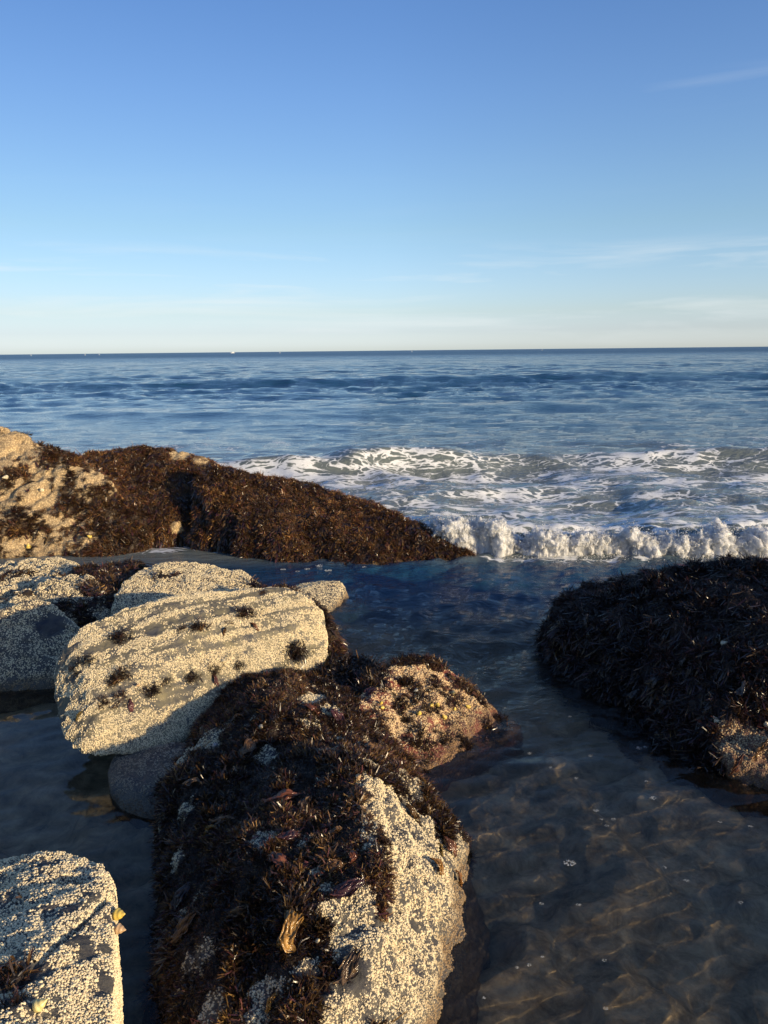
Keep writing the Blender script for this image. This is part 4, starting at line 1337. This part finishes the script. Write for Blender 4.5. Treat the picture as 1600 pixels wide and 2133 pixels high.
GOLD = (.36, .19, .045)
REDB = (.17, .06, .030)
PURP = (.075, .030, .028)
BRN = (.16, .085, .035)
frond(605, 1925, 'central', .13, .15, 20, GOLD, 'big golden brown frond spread low on the middle of the central boulder', .006, 18, 10, .025, ribbons=11)
frond(572, 1800, 'central', .09, .07, -30, REDB, 'shiny red brown frond above the small yellow snail', .006, lift=.02)
frond(592, 1818, 'central', .05, .05, 10, REDB, 'small red brown frond touching the right of the shiny one')
frond(520, 1555, 'central', .13, .09, 30, BRN, 'rounded brown frond high on the central boulder below the cream snail', .006, lift=.03)
frond(600, 1668, 'central', .15, .07, 62, REDB, 'long red brown frond streaming left across the upper middle of the central boulder', .006, lift=.02)
frond(640, 1668, 'central', .08, .06, 20, (.10, .06, .03), 'dark frond hanging right beside the long red brown frond')
frond(470, 1715, 'central', .09, .04, 50, BRN, 'slim golden frond at the left of the central boulder, upper one')
frond(447, 1735, 'central', .08, .03, 45, GOLD, 'slim golden frond at the left of the central boulder, lower one')
frond(605, 1745, 'central', .10, .05, 60, PURP, 'dark purple frond left of the bright barnacle stripe')
frond(705, 1740, 'central', .06, .03, 40, BRN, 'short brown frond near the rim of the bright barnacle stripe')
frond(730, 1785, 'central', .06, .05, 5, REDB, 'pointed reddish frond at the left of the barnacle stripe, above the purple one')
frond(735, 1850, 'central', .14, .06, 55, PURP, 'long purple brown frond curling onto the wide barnacle field')
frond(705, 1812, 'central', .09, .05, 80, BRN, 'ragged brown frond above the long purple brown frond')
frond(505, 1900, 'central', .08, .03, 65, (.16, .11, .06), 'narrow grey gold frond left of the big golden brown frond')
frond(400, 1925, 'central', .12, .06, 25, BRN, 'brown frond hanging on the lower left flank of the central boulder')
frond(400, 1640, 'central', .13, .05, 40, (.07, .045, .025), 'dark strap frond on the shaded upper left flank of the central boulder')
frond(410, 1730, 'central', .10, .05, 40, (.07, .045, .03), 'dark strap frond halfway down the shaded left flank of the central boulder')
frond(390, 1860, 'central', .11, .08, 20, (.06, .045, .045), 'flat blackish frond on the left flank of the central boulder')
frond(735, 2005, 'central', .11, .05, 25, (.13, .08, .04), 'brown frond hanging below the wide barnacle field edge')
frond(580, 2085, 'central', .06, .03, 15, GOLD, 'small golden frond near the bottom of the central boulder')
frond(850, 1685, 'central', .08, .035, -35, (.10, .055, .02), 'brown paddle frond lying across the bright barnacle stripe')
frond(900, 1800, 'central', .09, .045, -50, (.22, .11, .03), 'golden brown frond low on the right side of the central boulder, upper of two')
frond(945, 1825, 'central', .07, .035, -30, (.22, .10, .03), 'golden brown frond low on the right side of the central boulder, lower of two')
frond(930, 1760, 'central', .09, .06, -15, (.14, .06, .03), 'reddish frond over the right rim of the central boulder')
frond(905, 1765, 'central', .07, .03, -45, (.14, .09, .02), 'olive gold strap frond just inside the right rim of the central boulder')
frond(640, 1478, 'central', .10, .07, -30, REDB, 'reddish frond beside the pale patch on top of the central boulder, left one')
frond(690, 1490, 'central', .10, .07, -20, PURP, 'purple frond beside the pale patch on top of the central boulder, right one')
frond(500, 1500, 'central', .10, .05, 40, (.10, .06, .03), 'brown frond on the far upper left of the central boulder')
frond(765, 1560, 'central', .07, .06, 0, (.18, .10, .04), 'brown frond capping the top of the bright barnacle stripe')
frond(527, 1305, 'long', .075, .032, -8, (.20, .09, .04), 'brown fan frond hanging below the spiky tuft on the upper long boulder')
frond(468, 1312, 'long', .060, .022, 25, (.17, .09, .035), 'thin golden brown frond left of the fan frond on the long boulder')
frond(446, 1415, 'long', .080, .035, -4, (.12, .045, .035), 'purple brown frond hanging to the shadow edge of the long boulder')
frond(270, 1466, 'long', .085, .040, 5, (.12, .045, .045), 'purple fan frond low on the left of the long tilted boulder')
frond(247, 1420, 'long', .080, .018, 60, (.17, .09, .03), 'slanting golden frond on the lower left of the long tilted boulder')
frond(168, 1488, 'long', .065, .014, 30, (.25, .18, .06), 'thin yellow brown strap on the bottom left corner of the long boulder')
frond(775, 1440, 'block', .09, .08, 10, PURP, 'wide purple frond on the left shoulder of the pyramid shaped rock')
frond(806, 1425, 'block', .08, .06, 0, (.13, .06, .035), 'brown frond beside the purple one on the pyramid shaped rock')
frond(843, 1452, 'block', .08, .025, -25, (.11, .06, .03), 'narrow dark frond on the face of the pyramid shaped rock, left one')
frond(862, 1458, 'block', .08, .025, -20, (.13, .07, .03), 'narrow dark frond on the face of the pyramid shaped rock, right one')
frond(905, 1412, 'block', .07, .03, -20, (.11, .055, .03), 'brown frond hanging from the crest of the pyramid shaped rock, left one')
frond(938, 1410, 'block', .08, .035, -25, (.16, .09, .03), 'golden brown frond hanging from the crest of the pyramid shaped rock, right one')
frond(985, 1450, 'block', .09, .05, -35, (.13, .06, .03), 'brown frond on the right slope of the pyramid shaped rock')
frond(1452, 1550, 'right', .12, .05, 15, (.10, .05, .02), 'frond hanging at the edge of sunlight on the right black boulder')
frond(1545, 1585, 'right', .14, .04, 30, (.20, .08, .04), 'reddish sunlit strap frond at the foot of the right black boulder')
frond(1592, 1560, 'right', .14, .05, 20, (.28, .14, .04), 'golden sunlit frond at the frame edge on the right black boulder')
frond(1508, 1605, 'right', .09, .04, 0, (.14, .08, .03), 'short brown frond beside the reddish strap on the right boulder')
HG = 'limp grey fronds hanging on the shaded right boulder'
for px, py, s_, a_, lb in (
        (1365, 1420, .14, 35, 'long slanting grey frond in the middle of the shaded right boulder'),
        (1330, 1455, .16, 40, 'longest grey frond, nearest the water on the shaded right boulder'),
        (1390, 1470, .12, 35, 'slanting grey frond right of the longest one on the right boulder'),
        (1440, 1400, .10, 10, 'short broad grey frond in the centre of the right boulder'),
        (1480, 1480, .10, 35, 'thin slanting grey frond above the sunlit edge frond of the right boulder'),
        (1545, 1440, .13, 30, 'pale grey frond high above the sunlit foot of the right boulder'),
        (1430, 1380, .10, 15, 'grey frond touching the top of the short broad one on the right boulder'),
        (1290, 1330, .12, 15, 'purplish grey frond hanging below the left shoulder of the right boulder'),
        (1240, 1320, .12, 10, 'grey frond second from the left end of the right boulder'),
        (1310, 1360, .12, 20, 'grey frond just right of the purplish one on the right boulder'),
        (1350, 1500, .10, 35, 'small grey frond closest to the water line of the right boulder'),
        (1230, 1290, .12, 5, 'grey frond highest on the left shoulder of the right boulder'),
        (1560, 1350, .10, 5, 'small pointed grey frond near the pale snail halfway up the right boulder'),
        (1490, 1330, .12, 20, 'curled grey frond left of the pale snail halfway up the right boulder'),
        (1180, 1300, .12, 8, 'grey frond at the very left end of the right boulder'),
        (1380, 1330, .09, 12, 'small grey frond under the top edge of the right boulder')):
    frond(px, py, 'right', s_, s_ * .38, a_, (.075, .06, .05), lb, .005, lift=.04, group=HG)

# floating bubbles
m_b, t = new_mat('bubbles')
o_ = N(t, 'ShaderNodeOutputMaterial')
b_ = N(t, 'ShaderNodeBsdfPrincipled')
b_.inputs['Base Color'].default_value = (.45, .46, .46, 1)
b_.inputs['Roughness'].default_value = .3
t.links.new(b_.outputs[0], o_.inputs[0])
FL = [(1186, 1797, 14), (1360, 1662, 9), (1241, 1688, 8), (1278, 1706, 7), (1264, 1720, 6), (1252, 1706, 5), (1384, 1806, 6), (1430, 1834, 7), (1128, 1882, 7), (1205, 1884, 7), (1563, 1721, 6), (1500, 1712, 5),
      (1200, 1621, 6), (1230, 1574, 6), (1146, 1598, 5), (1103, 1569, 7), (1330, 1558, 8), (1345, 1556, 6), (1102, 2010, 6), (1077, 2015, 5), (1130, 1993, 5), (1259, 2000, 6), (1262, 2100, 6), (1008, 2078, 5), (1543, 1880, 6), (1346, 1627, 5), (1187, 1492, 5), (1115, 1467, 7),
      (640, 1185, 9), (590, 1186, 9), (665, 1178, 12), (620, 1190, 7), (684, 1188, 12), (760, 1181, 8)]
for px, py, sz in FL:
    sz = sz * .7 if sz < 14 else 11
    c = PZ(px, py, .012)
    dd_ = (Vector(c) - CAM).length
    rad = sz / F_PX * dd_
    k = int(14 + sz * 4)
    an = rng.random(k) * 6.28
    rr = np.sqrt(rng.random(k)) * rad
    el = rng.uniform(.6, 1.0)
    pts = np.stack([rr * np.cos(an), rr * np.sin(an) * el, np.zeros(k)], 1)
    br = np.clip(rad * .10, .0010, .006) * (.5 + rng.random(k) * .9)
    Vd = (pts[:, None] + oc[None] * br[:, None, None] * np.array([1, 1, .6])).reshape(-1, 3)
    Fd = (np.arange(k)[:, None, None] * 6 + fc[None]).ravel()
    o = link('foam_fleck', mesh_np('foam_fleck', Vd, Fd, np.full(k * 8, 3)), m_b)
    o.location = c
    if sz == 11:
        tag(o, 'largest round cluster of foam bubbles on the calm water in the sunny channel', 'foam')
    elif py < 1200:
        tag(o, 'white foam scrap floating in the strait at the foot of the long ridge', 'foam', 'foam scraps at the foot of the ridge')
    elif px > 1290 and py < 1600:
        tag(o, 'foam scrap floating at the water line of the shaded right boulder', 'foam', 'foam scraps beside the right boulder')
    elif py < 1640:
        tag(o, 'small foam bubble floating in the channel right of the pyramid shaped rock', 'foam', 'foam bubbles right of the pyramid rock')
    elif py < 1900:
        tag(o, 'small foam bubble floating on the calm channel around the largest foam cluster', 'foam', 'foam bubbles around the largest cluster')
    else:
        tag(o, 'small foam bubble floating on the water at the bottom right', 'foam', 'foam bubbles at the bottom right')

# boats and buoys on the horizon
m_wh, t = new_mat('white_paint')
o_ = N(t, 'ShaderNodeOutputMaterial')
b_ = N(t, 'ShaderNodeBsdfPrincipled')
b_.inputs['Base Color'].default_value = (.8, .8, .78, 1)
t.links.new(b_.outputs[0], o_.inputs[0])


def far_at(px, py, Yd):
    d = ray(px, py)
    q = CAM + d * (Yd / d.y)
    return (q.x, q.y, 0)


def boxes(name, specs, parent=None):
    bm = bmesh.new()
    for (cx, cy, cz, sx, sy, sz, tp) in specs:
        r_ = bmesh.ops.create_cube(bm, size=1, matrix=Matrix.Translation((cx, cy, cz)) @ Matrix.Diagonal((sx, sy, sz, 1)))
        for v in r_['verts']:
            if v.co.z < cz:
                v.co.x = cx + (v.co.x - cx) * tp
                v.co.y = cy + (v.co.y - cy) * tp
    bmesh.ops.bevel(bm, geom=bm.edges[:], offset=.12, segments=2, affect='EDGES')
    me = bpy.data.meshes.new(name)
    bm.to_mesh(me)
    bm.free()
    return link(name, me, m_wh, parent)


boat = bpy.data.objects.new('motor_boat', None)
col.objects.link(boat)
boat.location = far_at(485, 737, 1300)
tag(boat, 'tiny white motor boat on the horizon left of centre', 'boat')
boxes('hull', [(0, 0, .5, 7, 2.4, 1.3, .8)], boat)
boxes('cabin', [(.6, 0, 1.75, 2.6, 1.8, 1.2, 1.1)], boat)
for px, py, lb in ((65, 741, 'white buoy near the horizon close to the left edge of the picture'), (207, 741, 'tall white buoy near the horizon, third from the left'),
                   (178, 746, 'white buoy a little below the horizon, second from the left'), (583, 737, 'white speck of a buoy just right of the far boat'), (1129, 733, 'white buoy under the horizon right of centre'), (858, 734, 'white buoy under the horizon near the middle')):
    root = bpy.data.objects.new('buoy', None)
    col.objects.link(root)
    root.location = far_at(px, py, 900)
    tag(root, lb, 'buoy')
    bm = bmesh.new()
    bmesh.ops.create_cone(bm, cap_ends=True, segments=12, radius1=.42, radius2=.30, depth=.7, matrix=Matrix.Translation((0, 0, .2)))
    bmesh.ops.create_uvsphere(bm, u_segments=12, v_segments=8, radius=.3, matrix=Matrix.Translation((0, 0, .55)))
    me = bpy.data.meshes.new('float')
    bm.to_mesh(me)
    bm.free()
    link('float', me, m_wh, root)
    bm = bmesh.new()
    bmesh.ops.create_cone(bm, cap_ends=True, segments=8, radius1=.06, radius2=.05, depth=1.0, matrix=Matrix.Translation((0, 0, 1.2)))
    me = bpy.data.meshes.new('pole')
    bm.to_mesh(me)
    bm.free()
    link('pole', me, m_wh, root)
